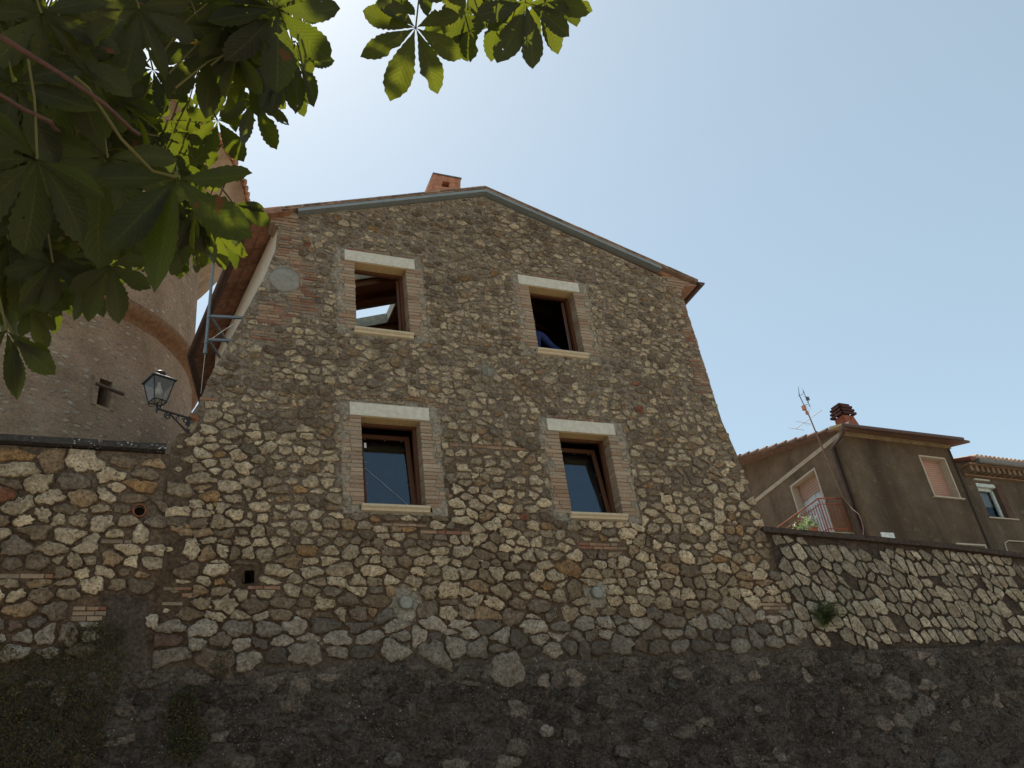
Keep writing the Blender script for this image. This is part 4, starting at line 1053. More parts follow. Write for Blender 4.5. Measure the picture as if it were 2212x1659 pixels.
def panel(mb, o, U, N, u0, u1, z0, z1, hs, depth=.3, rc=(.3,.3,.3), mi=0):
    us = sorted({u0, u1, *[h[0] for h in hs], *[h[1] for h in hs]}); zs_ = sorted({z0, z1, *[h[2] for h in hs], *[h[3] for h in hs]})
    for a, b in zip(us[:-1], us[1:]):
        for c, d in zip(zs_[:-1], zs_[1:]):
            if any(h[0] <= (a+b)/2 <= h[1] and h[2] <= (c+d)/2 <= h[3] for h in hs): continue
            q = lambda u, z: o+U*u+UPz*z
            mb.add([q(a, c), q(b, c), q(b, d), q(a, d)], [(0, 1, 2, 3)], rc, mi)
    for h in hs:
        q = lambda u, z, d: o+U*u+UPz*z-N*d
        for (a, b) in (((h[0], h[2]), (h[1], h[2])), ((h[1], h[2]), (h[1], h[3])), ((h[1], h[3]), (h[0], h[3])), ((h[0], h[3]), (h[0], h[2]))):
            mb.add([q(*a, 0), q(*b, 0), q(*b, depth), q(*a, depth)], [(0, 1, 2, 3)], rc, mi)
W1 = (2.80, 3.84, 9.86, 11.13); W3 = (2.93, 4.06, 7.4, 8.47)
DW = (1.50, 2.72, 9.0, 11.20)
b = MB()
panel(b, c0, FD, FN, 0, 4.27, 5.9, 11.64, [W1, W3]); b.build('front_wall', STU, rh)
b = MB(); panel(b, c0, LD, LN, 0, 9, 5.9, 11.55, [DW])
vg = [LH(Z7(880, 352)), LH(Z7(130, 622))]; sl_ = (vg[1][1]-vg[0][1])/(vg[1][0]-vg[0][0]); zv = lambda u: vg[0][1]+sl_*(u-vg[0][0])
q = lambda u, z: c0+LD*u+UPz*z
b.add([q(0, 11.55), q(9, 11.55), q(9, zv(9)-.12), q(0, zv(0)-.12)], [(0, 1, 2, 3)])
b.build('side_wall', STUL, rh)
b = MB(); b.obox(c0, FD, FN, UPz, 4.15, 4.27, -9, 0, 5.9, 11.6); b.obox(c0, FD, FN, UPz, 0.02, 4.2, -.45, -.40, 5.9, 11.4); b.build('inner_wall', DARKIN, rh)
b = MB(); b.obox(c0, LD, LN, UPz, .03, 9, -.001, .035, 11.51, 11.63); b.build('string_course', M_plain('pale_band', (.44, .36, .27), .85, .1, 0, 8, .15, .01), rh)
# eaves board + gutter
OV = .48; g0 = FH(Z7(885, 352), OV); g1 = FH(Z7(1752, 455), OV); zg = (g0[1]+g1[1])/2; print('gutter', g0, g1)
ye = M_stucco('ochre_eaves', (.34, .25, .14), (.42, .33, .20), 2)
b = MB(); b.obox(c0, FD, FN, UPz, -.05, 4.3, -.05, .04, 11.50, 11.66); 
b.hexa([c0+FD*g0[0]+FN*.04+UPz*11.62, c0+FD*4.5+FN*.04+UPz*11.62, c0+FD*4.5+FN*OV+UPz*(zg-.06), c0+FD*g0[0]+FN*OV+UPz*(zg-.06),
        c0+FD*g0[0]+FN*.04+UPz*11.70, c0+FD*4.5+FN*.04+UPz*11.70, c0+FD*4.5+FN*OV+UPz*(zg), c0+FD*g0[0]+FN*OV+UPz*(zg)])
b.build('eave_soffit', ye, rh)
b = MB(); b.tube([c0+FD*(g0[0])+FN*(OV+.04)+UPz*(g0[1]-.05), c0+FD*(g1[0])+FN*(OV+.04)+UPz*(g1[1]-.05)], .062, 10); b.build('gutter', COPPER, rh)
# tiled roof with uneven verge
b = MB(); zr0 = zg-.02
def rp_(u, w, dz=0): return c0+FD*u-FN*w+UPz*(zr0+(w+OV)*sl_*1.0+dz)
b.hexa([rp_(-.06, -OV, -.05), rp_(4.6, -OV, -.05), rp_(4.6, 9, -.05), rp_(-.06, 9, -.05), rp_(-.06, -OV, .02), rp_(4.6, -OV, .02), rp_(4.6, 9, .02), rp_(-.06, 9, .02)], (.20, .115, .08))
for k in range(24):
    wv = -OV+k*.40
    b.tube([rp_(-.10, wv, .055+.012*rng.random()), rp_(-.09, wv+.44, .03)], [.075, .055], 7, tuple(np.array((.18, .11, .085))*rng.uniform(.6, 1.25)))
b.build('roof', TILE, rh)
# downpipe
pt = [Z7(893, 372), Z7(897, 410), Z7(880, 440), Z7(828, 510), Z7(820, 535), Z7(838, 590)]
pp = [HIT(*p, c0+LN*.10+0*FN, LN) for p in pt]
pp[0] = HIT(*pt[0], c0+FN*(OV+.0), FN); pp[1] = HIT(*pt[1], c0+FN*(OV-.1), FN); pp[2] = HIT(*pt[2], c0+LN*.2, LN)*.4+HIT(*pt[2], c0+FN*.3, FN)*.6
b = MB(); zz = pp[5][2]; base = c0+LD*float((pp[5]-c0)@LD)+LN*.10
b.tube(pp[:5]+[base+UPz*zz, base+UPz*5.9], .05, 8); b.build('downpipe', COPPER, rh)
# chimney
b = MB(); u0, u1 = .18, 1.12; wch = -.35
pz = lambda u, w, z: c0+FD*u-FN*w+UPz*z
ctp = 12.28
b.hexa([pz(.42,.1,11.6), pz(1.12,.1,11.6), pz(1.12,.5,11.6), pz(.42,.5,11.6), pz(.46,.12,ctp), pz(.86,.12,ctp), pz(.86,.45,ctp), pz(.46,.45,ctp)], (.25, .085, .05))
for k in range(3):
    z = ctp+.03+k*.11; e = .08-.02*k
    for (a, c, w0, w1) in ((.46-e, .86+e, .12-e, .12-e+.06), (.46-e, .86+e, .45+e-.06, .45+e), (.46-e, .46-e+.06, .12-e, .45+e), (.86+e-.06, .86+e, .12-e, .45+e)):
        b.obox(c0, FD, -FN, UPz, a, c, w0, w1, z, z+.06, (.075, .03, .028))
    b.obox(c0, FD, -FN, UPz, .52, .80, .18, .39, z-.05, z+.08, (.03, .02, .02))
b.obox(c0, FD, -FN, UPz, .46, .86, .12, .45, ctp+.35, ctp+.39, (.075, .03, .028))
b.build('chimney', TILE, rh)
# shuttered window on the front
FRM = M_plain('pale_window_trim', (.46, .385, .30), .75, .2, 0, 10, .1, .002)
def trim(mb, o, U, N, h, t=.05, dep=.16, pr=.02):
    a, b_, c, d = h
    mb.obox(o, U, N, UPz, a-t*.4, a+.015, -dep, pr, c, d); mb.obox(o, U, N, UPz, b_-.015, b_+t*.4, -dep, pr, c, d)
    mb.obox(o, U, N, UPz, a-t*.4, b_+t*.4, -dep, pr+.002, d-.015, d+t*.4); mb.obox(o, U, N, UPz, a-.1, b_+.1, -dep, pr+.06, c-.035, c)
b = MB(); trim(b, c0, FD, FN, W1, .07, .24); w1o = b.build('window', FRM, rh)
b = MB()
for k in range(34):
    z = W1[2]+.02+k*(W1[3]-W1[2]-.04)/34; hz = (W1[3]-W1[2]-.04)/34
    b.obox(c0, FD, FN, UPz, W1[0]+.02, W1[1]-.02, -.22, -.20-.010*(k % 2 == 0), z, z+hz*.8, (.42, .25, .19))
b.obox(c0, FD, FN, UPz, W1[0]+.02, W1[1]-.02, -.235, -.215, W1[2], W1[3], (.3, .18, .14))
b.build('roller_shutter', M_plain('pink_shutter', (.4, .25, .2), .6, .2, 0, 3, .05, 0, True), w1o)
b = MB(); trim(b, c0, FD, FN, W3, .07, .24); w3o = b.build('window', FRM, rh)
b = MB(); b.obox(c0, FD, FN, UPz, W3[0], W3[1], -.26, -.22, W3[2], W3[3]); b.build('pane', GLASS, w3o)
b = MB(); s_ = FH(Z8(80, 1240)); b.obox(c0, FD, FN, UPz, .14, .60, -.01, .03, 7.9, 8.66, (.7,.7,.7)); b.build('window', M_plain('white_vent_cover', (.62, .63, .62), .6), rh)
# balcony door
b = MB(); trim(b, c0, LD, LN, (DW[0], DW[1], DW[2]+.04, DW[3]), .10, .28); do = b.build('balcony_door', FRM, rh)
b = MB()
for k in range(12): b.obox(c0, LD, LN, UPz, DW[0]+.02, DW[1]-.02, -.22, -.20-.01*(k % 2), DW[3]-.5+k*.0416, DW[3]-.5+k*.0416+.034, (.42, .26, .19))
b.build('roller_shutter', M_plain('pink_shutter2', (.4, .25, .2), .6, .2, 0, 3, .05, 0, True), do)
b = MB(); nn = 60; V = []
for i in range(nn+1):
    u = DW[0]+.03+(DW[1]-DW[0]-.06)*i/nn; dd = .245+.02*math.sin(i*1.1)+.012*math.sin(i*2.7+1)
    V += [c0+LD*u-LN*dd+UPz*9.05, c0+LD*u-LN*dd+UPz*(DW[3]-.45)]
b.add(V, [(2*i, 2*i+2, 2*i+3, 2*i+1) for i in range(nn)], (.6,.6,.6), 0, True); b.build('curtain', M_plain('white_net_curtain', (.58, .61, .64), .8), do)
b = MB(); b.obox(c0, LD, LN, UPz, DW[0], DW[1], -.36, -.33, DW[2], DW[3]); b.build('inner_dark', DARKIN, do)
# balcony
RAIL = M_plain('rust_red_rail', (.26, .065, .035), .55, .3, 0, 14, .3, 0)
zr_, zs_ = 9.97, 8.99
Bc = PZ(*Z7(715, 890), zr_); Cc = PZ(*Z7(890, 890), zr_); ub = float((Bc-c0)@LD); nb = float((Bc-c0)@LN); uc = float((Cc-c0)@LD)
print('balcony', ub, nb, uc)
uf = ub+3.6
b = MB(); b.obox(c0, LD, LN, UPz, ub-.04, uf, 0, nb+.04, zs_-.16, zs_-.01); b.obox(c0, LD, LN, UPz, ub, uf, 0, nb, zs_-.20, zs_-.161); bal = b.build('balcony', M_plain('ochre_slab', (.38, .30, .20), .9, .1, 0, 8, .2, .01), rh)
pt = lambda u, n_, z: c0+LD*u+LN*n_+UPz*z
b = MB()
b.tube([pt(ub, .02, zr_), pt(ub, nb, zr_), pt(uf, nb, zr_), pt(uf, .02, zr_)], .022, 6)
for z in (zr_-.17, zs_+.10): b.tube([pt(ub, .02, z), pt(ub, nb, z), pt(uf, nb, z), pt(uf, .02, z)], .014, 5)
for (u, n_) in ((ub, .03), (ub, nb), (ub+1.2, nb), (ub+2.4, nb), (uf, nb)): b.tube([pt(u, n_, zs_-.05), pt(u, n_, zr_)], .020, 5)
k = 0
for i in range(33): u = ub+.10+i*.11; b.tube([pt(u, nb, zs_+.04), pt(u, nb, zr_-.10)], .015, 4)
for i in range(1, 8): b.tube([pt(ub, nb*i/8, zs_+.04), pt(ub, nb*i/8, zr_-.10)], .015, 4)
b.build('railing', RAIL, bal)
# flower pot with plant on the balcony
fp = thing('potted_plant', 'green potted plant with painted sunlit highlights in a terracotta trough hanging on the balcony railing', 'potted plant', tuple(pt(ub+.75, nb+.12, zs_+.05)))
b = MB(); b.obox(c0, LD, LN, UPz, ub+.35, ub+1.15, nb+.03, nb+.22, zs_+.08, zs_+.26, (.36, .14, .08)); b.obox(c0, LD, LN, UPz, ub+.33, ub+1.17, nb+.02, nb+.23, zs_+.26, zs_+.29, (.36, .15, .09)); b.build('trough', TILE, fp)
b = MB()
for _ in range(420):
    u = ub+.25+rng.random()*1.1; z = zs_+.28+abs(rng.normal())*.20*(1-abs((u-ub-.8))*.5); n_ = nb+.12+rng.normal()*.09; p = pt(u, n_, z); s = rng.uniform(.03, .06); e = rng.normal(size=3); e /= np.linalg.norm(e); f2 = np.cross(e, rng.normal(size=3)); f2 /= np.linalg.norm(f2)
    cc = (.10, .18, .06) if rng.random() < .5 else (.62, .66, .50)  # pale half of the leaves paints sunlit highlights into the colour
    b.add([p, p+e*s+f2*s*.5, p+e*s*2, p+e*s-f2*s*.5], [(0, 1, 2, 3)], cc)
for _ in range(16):
    u = ub+.3+rng.random()*1.0; b.tube([pt(u, nb+.12, zs_+.26), pt(u+rng.normal()*.1, nb+.12+rng.normal()*.06, zs_+.55)], .004, 4, (.1, .15, .05))
b.build('foliage', M_smallleaf('pot_leaf', (1, 1, 1), (.2, .3, .08)), fp)
# antenna
YA = float(Cc[1])-.25
A_ = lambda x, y: P(*Z7(x, y), YA)
an = thing('tv_antenna', 'thin rusty pole with white TV aerials rising past the rendered house roof', 'antenna', tuple(A_(895, 885)))
b = MB(); b.tube([A_(897, 890), A_(760, 560), A_(640, 270)], [.018, .022, .018], 6); b.build('pole', M_plain('rusty_pole', (.19, .11, .08), .7), an)
WHM = M_plain('pale_aerial', (.52, .50, .46), .5, .3, .3); DKM = M_plain('dark_aerial', (.08, .11, .13), .5)
b = MB(); b.tube([A_(550, 385), A_(740, 247)], .012, 5)
for (p, q_) in (((555, 330), (665, 350)), ((500, 377), (615, 395)),): b.tube([A_(*p), A_(*q_)], .008, 4)
b.tube([A_(615, 345), A_(635, 362), A_(655, 352)], .005, 4)
b.build('aerial', WHM, an)
b = MB(); b.tube([A_(640, 270), A_(577, 140), A_(570, 75)], [.014, .014, .005], 5); b.tube([A_(603, 105), A_(655, 222)], .010, 5); b.tube([A_(580, 140), A_(607, 132)], .008, 4); b.tube([A_(615, 212), A_(640, 205)], .008, 4)
for (x, y) in ((608, 120), (618, 148), (628, 172), (640, 190), (650, 215)): b.tube([A_(x-6, y+4), A_(x+7, y-4)], .007, 4)
b.obox(A_(638, 165), (1, 0, 0), (0, 1, 0), (0, 0, 1), -.04, .04, -.03, .03, -.05, .05)
for (x0_, y0_, x1_, y1_) in ((597, 88, 610, 110), (655, 222, 664, 245), (566, 150, 577, 142), (630, 215, 655, 270)): b.tube([A_(x0_, y0_), A_(x1_, y1_)], .004, 4)
b.build('aerial', DKM, an)
b = MB(); b.obox(A_(612, 233), (1, 0, 0), (0, 1, 0), (0, 0, 1), -.05, .045, -.04, .04, -.07, .07); b.obox(A_(634, 268), (1, 0, 0), (0, 1, 0), (0, 0, 1), -.035, .03, -.03, .03, -.05, .05); b.build('amplifier_box', M_plain('orange_box', (.42, .17, .10), .6), an)
b = MB(); cab = [Z7(905, 890), Z7(925, 920), Z7(965, 970), Z7(1010, 1005), Z7(1030, 1050), Z7(1042, 1100), Z7(1045, 1170)]
b.tube([HIT(*p, c0+LN*.28, LN) for p in cab[:3]]+[HIT(*p, c0+FN*.12, FN) for p in cab[3:]], .010, 5); b.build('cable', M_plain('brown_cable', (.2, .12, .09), .7), an)

# ================================================================== second house, far right
nh = thing('far_house', 'grey rendered house with corbelled brick eaves and a tall white casement at the right edge', 'house', tuple(c0+FD*4.4+UPz*5.9))
W2 = (4.88, 6.02, 9.40, 10.50)
b = MB(); panel(b, c0-FN*.06, FD, FN, 4.272, 13, 5.9, 10.95, [W2], .34); b.build('front_wall', M_stucco('grey_brown_render', (.12, .09, .063), (.165, .128, .092), 1.1), nh)
b = MB(); b.obox(c0, FD, FN, UPz, 4.3, 13, -.60, -.5, 5.9, 10.9); b.build('inner_wall', DARKIN, nh)
b = MB(); b.obox(c0, FD, FN, UPz, 4.45, 13, -.06, .03, 10.66, 10.70, (.24, .15, .09)); b.obox(c0, FD, FN, UPz, 4.45, 13, -.06, .30, 10.89, 10.95, (.24, .15, .09))
for k in range(36): u = 4.5+k*.235; b.obox(c0, FD, FN, UPz, u, u+.12, -.06, .24, 10.71, 10.885, tuple(np.array((.20, .135, .085))*rng.uniform(.7, 1.15)))
b.build('corbel_eaves', TILE, nh)
g0 = FH(Z8(1050, 390), .38); b = MB(); b.tube([c0+FD*4.72+FN*.38+UPz*10.98, c0+FD*13+FN*.38+UPz*10.98], .085, 10); b.build('gutter', M_plain('grey_gutter', (.15, .14, .13), .5, .3), nh); print('g2', g0)
b = MB(); b.hexa([c0+FD*4.5+FN*.36+UPz*11.0, c0+FD*13+FN*.36+UPz*11.0, c0+FD*13-FN*5+UPz*12.6, c0+FD*4.5-FN*5+UPz*12.6, c0+FD*4.5+FN*.36+UPz*11.06, c0+FD*13+FN*.36+UPz*11.06, c0+FD*13-FN*5+UPz*12.66, c0+FD*4.5-FN*5+UPz*12.66], (.2, .11, .08))
for k in range(45):
    u = 4.75+k*.185; b.tube([c0+FD*u+FN*.42+UPz*11.09, c0+FD*u-FN*3.0+UPz*12.15], .075, 8, tuple(np.array((.40, .28, .21))*rng.uniform(.75, 1.25)))
b.tube([c0+FD*4.50+FN*.40+UPz*11.02, c0+FD*4.55-FN*1.5+UPz*11.65], .07, 8, (.2, .08, .07))
b.build('roof', TILE, nh)
b = MB(); b.obox(c0, FD, FN, UPz, W2[0]-.06, W2[1]+.08, -.3, -.02, W2[2]-.045, W2[2]-.005); wo2 = b.build('window', M_plain('stone_window_trim', (.42, .34, .25), .8), nh)
b = MB(); b.obox(c0, FD, FN, UPz, W2[0]-.05, W2[0]+.6, -.05, .005, W2[3]+.05, W2[3]+.09); b.build('lintel', TRAV, wo2)
b = MB(); Wd = (W2[0]+.01, W2[0]+.84, W2[2], W2[3]-.12)
for (a, c, z0, z1) in ((Wd[0], Wd[0]+.09, Wd[2], Wd[3]), (Wd[1]-.09, Wd[1], Wd[2], Wd[3]), (Wd[0], Wd[1], Wd[3]-.08, Wd[3]), (Wd[0], Wd[1], Wd[2], Wd[2]+.07)): b.obox(c0, FD, FN, UPz, a, c, -.27, -.19, z0, z1)
b.obox(c0, FD, FN, UPz, W2[0]-.02, W2[1]-.15, -.28, -.08, Wd[3]+.001, Wd[3]+.11)
b.build('casement', M_plain('white_paint', (.50, .54, .52), .5, .3), wo2)
b = MB(); b.obox(c0, FD, FN, UPz, Wd[0]+.09, Wd[1]-.09, -.33, -.32, Wd[2]+.45, Wd[3]-.08); b.build('net_curtain', M_plain('net', (.28, .27, .26), .9, .1, 0, 25, .35), wo2)
b = MB(); b.obox(c0, FD, FN, UPz, Wd[0]+.09, Wd[1]-.09, -.25, -.245, Wd[2]+.07, Wd[3]-.08); b.build('pane', M_glass('dull_glass', .3), wo2)
b = MB(); b.obox(c0, FD, FN, UPz, W2[1]-.28, W2[1]+.001, -.33, -.065, W2[2], W2[3]+.02, (.2,.1,.06)); b.build('reveal', M_stucco('dark_reveal', (.10, .06, .045), (.14, .09, .07), 3), wo2)
b = MB(); b.tube([c0+FD*4.95+UPz*8.3+FN*-.03, c0+FD*5.0+UPz*8.6+FN*-.03, c0+FD*5.2+UPz*8.68+FN*-.03, c0+FD*9+UPz*8.70+FN*-.03], .02, 5); b.build('arch_trim', FRM, nh)

# ================================================================== person inside the upper right window
def skin_person(name, joints, edges, mat):
    me = bpy.data.meshes.new(name); me.from_pydata([j[0] for j in joints], edges, []); o = bpy.data.objects.new(name, me); COL.objects.link(o)
    md = o.modifiers.new('skin', 'SKIN'); me.skin_vertices  # layer made by modifier
    if not me.skin_vertices: pass
    for i, j in enumerate(joints):
        me.skin_vertices[0].data[i].radius = (j[1], j[2]); me.skin_vertices[0].data[i].use_root = (i == 0)
    s = o.modifiers.new('sub', 'SUBSURF'); s.levels = 2; s.render_levels = 2
    dg = bpy.context.evaluated_depsgraph_get(); ev_ = o.evaluated_get(dg); m2 = bpy.data.meshes.new_from_object(ev_)
    o.modifiers.clear(); o.data = m2; m2.materials.clear()
    for mt in (mat if isinstance(mat, list) else [mat]): m2.materials.append(mt)
    for p in m2.polygons: p.use_smooth = True
    return o
SK = M_plain('skin', (.42, .24, .17), .55, .3); BLUE = M_plain('blue_work_shirt', (.035, .055, .17), .85, .1, 0, 14, .25, .01); TROU = M_plain('dark_trousers', (.03, .035, .05), .9)
SH = P(1176, 706, .70); fx, fy = SH[0]-.25, SH[1]+.04; sz = SH[2]-.17; fz0 = sz-1.42
print('person shoulder', SH)
J = [((fx, fy+.05, fz0+.92), .15, .12), ((fx, fy+.05, fz0+1.10), .15, .11), ((fx, fy+.03, fz0+1.30), .17, .12), ((fx, fy+.0, fz0+1.42), .11, .08), ((fx-.01, fy-.03, fz0+1.50), .055, .055), ((fx-.02, fy-.06, fz0+1.60), .085, .095), ((fx-.02, fy-.07, fz0+1.70), .075, .09),
     ((fx+.18, fy-.02, fz0+1.39), .085, .08), ((fx+.33, fy-.05, fz0+1.16), .066, .06), ((fx+.40, fy-.20, fz0+.98), .045, .042), ((fx+.42, fy-.26, fz0+.93), .04, .02),
     ((fx-.17, fy-.0, fz0+1.39), .065, .06), ((fx-.28, fy-.02, fz0+1.13), .05, .05), ((fx-.22, fy-.22, fz0+1.02), .04, .038), ((fx-.20, fy-.29, fz0+1.01), .04, .02),
     ((fx+.10, fy+.05, fz0+.84), .10, .095), ((fx+.11, fy+.04, fz0+.48), .065, .065), ((fx+.11, fy+.06, fz0+.08), .045, .045), ((fx+.11, fy-.10, fz0+.04), .045, .03),
     ((fx-.10, fy+.05, fz0+.84), .10, .095), ((fx-.11, fy+.04, fz0+.48), .065, .065), ((fx-.11, fy+.06, fz0+.08), .045, .045), ((fx-.11, fy-.10, fz0+.04), .045, .03)]
Ed = [(0, 1), (1, 2), (2, 3), (3, 4), (4, 5), (5, 6), (3, 7), (7, 8), (8, 9), (9, 10), (3, 11), (11, 12), (12, 13), (13, 14), (0, 15), (15, 16), (16, 17), (17, 18), (0, 19), (19, 20), (20, 21), (21, 22)]
try:
    pe = skin_person('person', J, Ed, [SK, BLUE, TROU])
    for p in pe.data.polygons:
        c = p.center; z = c[2]-fz0; d1 = min(np.linalg.norm(np.array(c)-np.array(J[k][0])) for k in (10, 14))
        p.material_index = 0 if (z > 1.475 or d1 < .06) else (1 if z > .9 else 2)
    if z is not None: tag(pe, 'person in a blue top leaning inside the upper right window, seen by shoulder and arm', 'person')
    b = MB(); hc = np.array(J[5][0])
    b.lathe(hc+np.array([0, .01, .03]), [(.10, 0), (.105, .05), (.09, .10), (.055, .135), (.0001, .15)], 14); b.build('hair', M_plain('dark_hair', (.02, .014, .01), .6), pe)
    for hb, dr in ((J[10][0], (.6, -.75, -.1)), (J[14][0], (.2, -.95, -.1))):
        b = MB(); hb = np.array(hb); dr = np.array(dr); dr /= np.linalg.norm(dr); sd_ = np.cross(dr, (0, 0, 1)); sd_ /= np.linalg.norm(sd_)
        for k, (o1, L) in enumerate(((-.03, .065), (-.010, .078), (.010, .072), (.028, .058))):
            p0 = hb+sd_*o1+dr*.01; b.tube([p0, p0+dr*L*.5, p0+dr*L*.95+np.array([0, 0, -.02])], [.009, .0085, .007], 6)
        b.tube([hb-sd_*.035-dr*.03, hb-sd_*.06+dr*.01, hb-sd_*.065+dr*.04], [.011, .010, .008], 6); b.build('fingers', SK, pe)
    b = MB(); b.box(fx-.45, fx+.5, fy-.25, fy+.5, 8.951, fz0, (.3,.2,.1)) if fz0 > 8.97 else b.box(fx-.45, fx+.5, fy-.25, fy+.5, 8.951, 8.96)
    tag(b.build('work_platform', BEAM), 'low timber work platform under the person inside the upper right window', 'platform')
except Exception as ex_:
    print('PERSON FAIL', ex_)

# ================================================================== horse chestnut tree
tree = thing('chestnut_tree', 'horse chestnut tree with big palmate leaves overhanging the top left', 'tree', (-3.6, -9.6, 0))
def leaflet_grid(n, m=2):
    T = np.linspace(0, 1, n+1); vv = np.linspace(-1, 1, 2*m+1)
    return T, vv
LG_HI, LG_LO = leaflet_grid(22), leaflet_grid(11, 1)
LV, LF, LC = [], [], []; lcount = 0
def leaflet(o, d, nrm, L, W, hi, droop, rnd):
    global lcount
    T, vv = LG_HI if hi else LG_LO
    d = d/np.linalg.norm(d); s = np.cross(d, nrm); s /= np.linalg.norm(s)+1e-9; nn = np.cross(s, d)
    w = np.where(T < .68, (np.sin((T/.68)**1.15*math.pi/2))**1.25, np.clip(np.cos(((T-.68)/.32)*math.pi/2), 0, 1)**.62)
    w = np.maximum(w, .02); tip = T > .95; w = np.where(tip, w*.75, w)
    jag = np.where(np.arange(len(T)) % 2 == 0, 1.05, .95)+rng.normal(size=len(T))*.025
    bend = droop*L*(T**1.8); curl = rng.normal()*.12*L; roll = rng.normal()*.5; fold = rng.uniform(.05, .45); wav = rng.uniform(0, 6)
    pts = []
    tear = rng.uniform(.3, 1.0) if rng.random() < .35 else None; ts = rng.choice([-1, 1])
    for i, t in enumerate(T):
        c = o+d*(L*t)+np.array([0, 0, -1.])*bend[i]+s*curl*t*t
        for v in vv:
            ww = W*w[i]*(jag[i] if abs(v) == 1 else 1)
            if tear and abs(t-tear) < .07 and v*ts > 0: ww *= .72
            lift = fold*abs(v)*W*w[i]+.012*L*math.sin(i*2.6+wav)*abs(v)
            pts.append(c+(s*math.cos(roll*t)+nn*math.sin(roll*t))*(v*ww)+nn*lift)
    k = len(vv); n = len(T)
    base = lcount; LV.append(np.array(pts)); lcount += len(pts)
    for i in range(n-1):
        for j in range(k-1):
            a = base+i*k+j; LF.append((a, a+1, a+1+k, a+k))
            u0, u1 = T[i], T[i+1]; v0, v1 = (vv[j]+1)/2, (vv[j+1]+1)/2
            LC.append(((u0, v0, rnd), (u0, v1, rnd), (u1, v1, rnd), (u1, v0, rnd)))
stems = MB(); woodb = MB()
def leaf(pos, e1, nrm, size, hi, nl=None, petiole=None, droop=None):
    pos = np.array(pos, float); e1 = np.array(e1, float); e1 /= np.linalg.norm(e1); nrm = np.array(nrm, float); nrm = nrm-e1*nrm.dot(e1); nrm /= np.linalg.norm(nrm); e2 = np.cross(nrm, e1)
    nl = nl or rng.choice([5, 6, 7]); rnd = rng.random()
    for k in range(nl):
        a = (k-(nl-1)/2)*math.radians(rng.uniform(38, 46)); a += rng.normal()*.07
        d = e1*math.cos(a)+e2*math.sin(a)+nrm*rng.normal()*.10
        L = size*(1-.24*abs(k-(nl-1)/2)/((nl-1)/2)*1.3)*rng.uniform(.92, 1.08)
        leaflet(pos, d, nrm+rng.normal(size=3)*.15, L, L*rng.uniform(.185, .225), hi, droop if droop is not None else rng.uniform(.10, .45), float(np.clip(rnd+rng.normal()*.1, 0, 1)))
    if petiole is not None:
        p1 = np.array(petiole); mid = (pos+p1)/2+np.array([0, 0, .03])
        stems.tube([pos, mid, p1], [.0032, .0028, .0034], 5 if hi else 4, (.5, .5, .5), 0, False)
mask = [(-10,-10), (700,-10), (708,60), (700,120), (700,185), (650,205), (640,300), (585,320), (545,340), (500,310), (520,350), (470,400), (540,430), (560,520), (520,590), (400,590), (300,580), (285,650), (200,640), (120,690), (40,620), (-10,700)]
def inpoly(x, y, poly):
    c = False; j = len(poly)-1
    for i in range(len(poly)):
        if ((poly[i][1] > y) != (poly[j][1] > y)) and (x < (poly[j][0]-poly[i][0])*(y-poly[i][1])/(poly[j][1]-poly[i][1])+poly[i][0]): c = not c
        j = i
    return c
holesk = [(375, 125, 62), (545, 250, 26), (475, 285, 22), (330, 95, 32), (395, 190, 40), (505, 375, 30), (620, 260, 20)]
at = lambda px, py, d: CP+ray(px, py)*d
down = RM@np.array([-.14, -.99, 0]); tocam = lambda p: (CP-p)/np.linalg.norm(CP-p)
rightv = RM@np.array([1., 0, 0])
# prominent near leaves: hub pixel, distance, size, image angle of the middle leaflet (0 = down, + to the right), leaflets
BIG = [(382, 383, 2.35, .27, 8, 5), (232, 342, 2.5, .26, -12, 7), (80, 345, 2.2, .26, -20, 6), (452, 100, 3.0, .25, 10, 7), (598, 18, 2.9, .27, 15, 7), (548, 216, 3.3, .20, 12, 6), (114, 568, 2.8, .18, -8, 6), (236, 574, 2.8, .18, 15, 6), (170, 480, 3.1, .19, 5, 6), (14, 715, 2.5, .20, 0, 4), (2, 590, 3.6, .15, 40, 5), (60, 655, 3.4, .13, 30, 4), (32, 730, 2.5, .22, 26, 2), (70, 668, 2.9, .13, 20, 3), (190, 600, 3.0, .16, -10, 5),
       (330, 150, 3.6, .20, -5, 6), (470, 260, 3.5, .2, 20, 6), (300, 20, 2.8, .25, 0, 7), (140, 120, 2.6, .27, -10, 7), (30, 180, 2.5, .26, 0, 7), (640, 130, 3.3, .22, -10, 6), (180, 230, 3.0, .24, 20, 7), (20, 520, 2.9, .24, 10, 6), (160, 420, 3.1, .23, 0, 6), (330, 480, 3.3, .2, -30, 6), (430, 470, 3.4, .19, 35, 5), (590, 90, 3.4, .22, -35, 6), (400, 20, 3.2, .23, 20, 7), (520, 60, 3.4, .22, -30, 6), (90, 30, 2.6, .26, 10, 7), (40, 600, 3.0, .2, 25, 5), (200, 590, 3.3, .17, 10, 5), (505, 440, 3.2, .18, 40, 4)]
for (px, py, dd, sz_, ia, nl) in BIG:
    sz_ *= 1. if px in (382, 232) else .86
    p = at(px, py, dd); a = math.radians(ia); e1 = down*math.cos(a)+rightv*math.sin(a)
    n_ = tocam(p)*.75+np.array([0, 0, -.15])+rng.normal(size=3)*.12
    up = p-e1*.16+np.array([-.10, .03, .10])
    if (px, py) == (382, 383):
        stems.tube([p, at(330, 370, 2.33), at(262, 300, 2.3), at(190, 190, 2.28), at(160, 165, 2.28)], [.0045, .0038, .0035, .0035, .004], 6, (.5, .5, .5), 0, False); up = p+np.array([-.01, 0, .01])
    leaf(p, e1, n_, sz_, True, nl, up, .08)
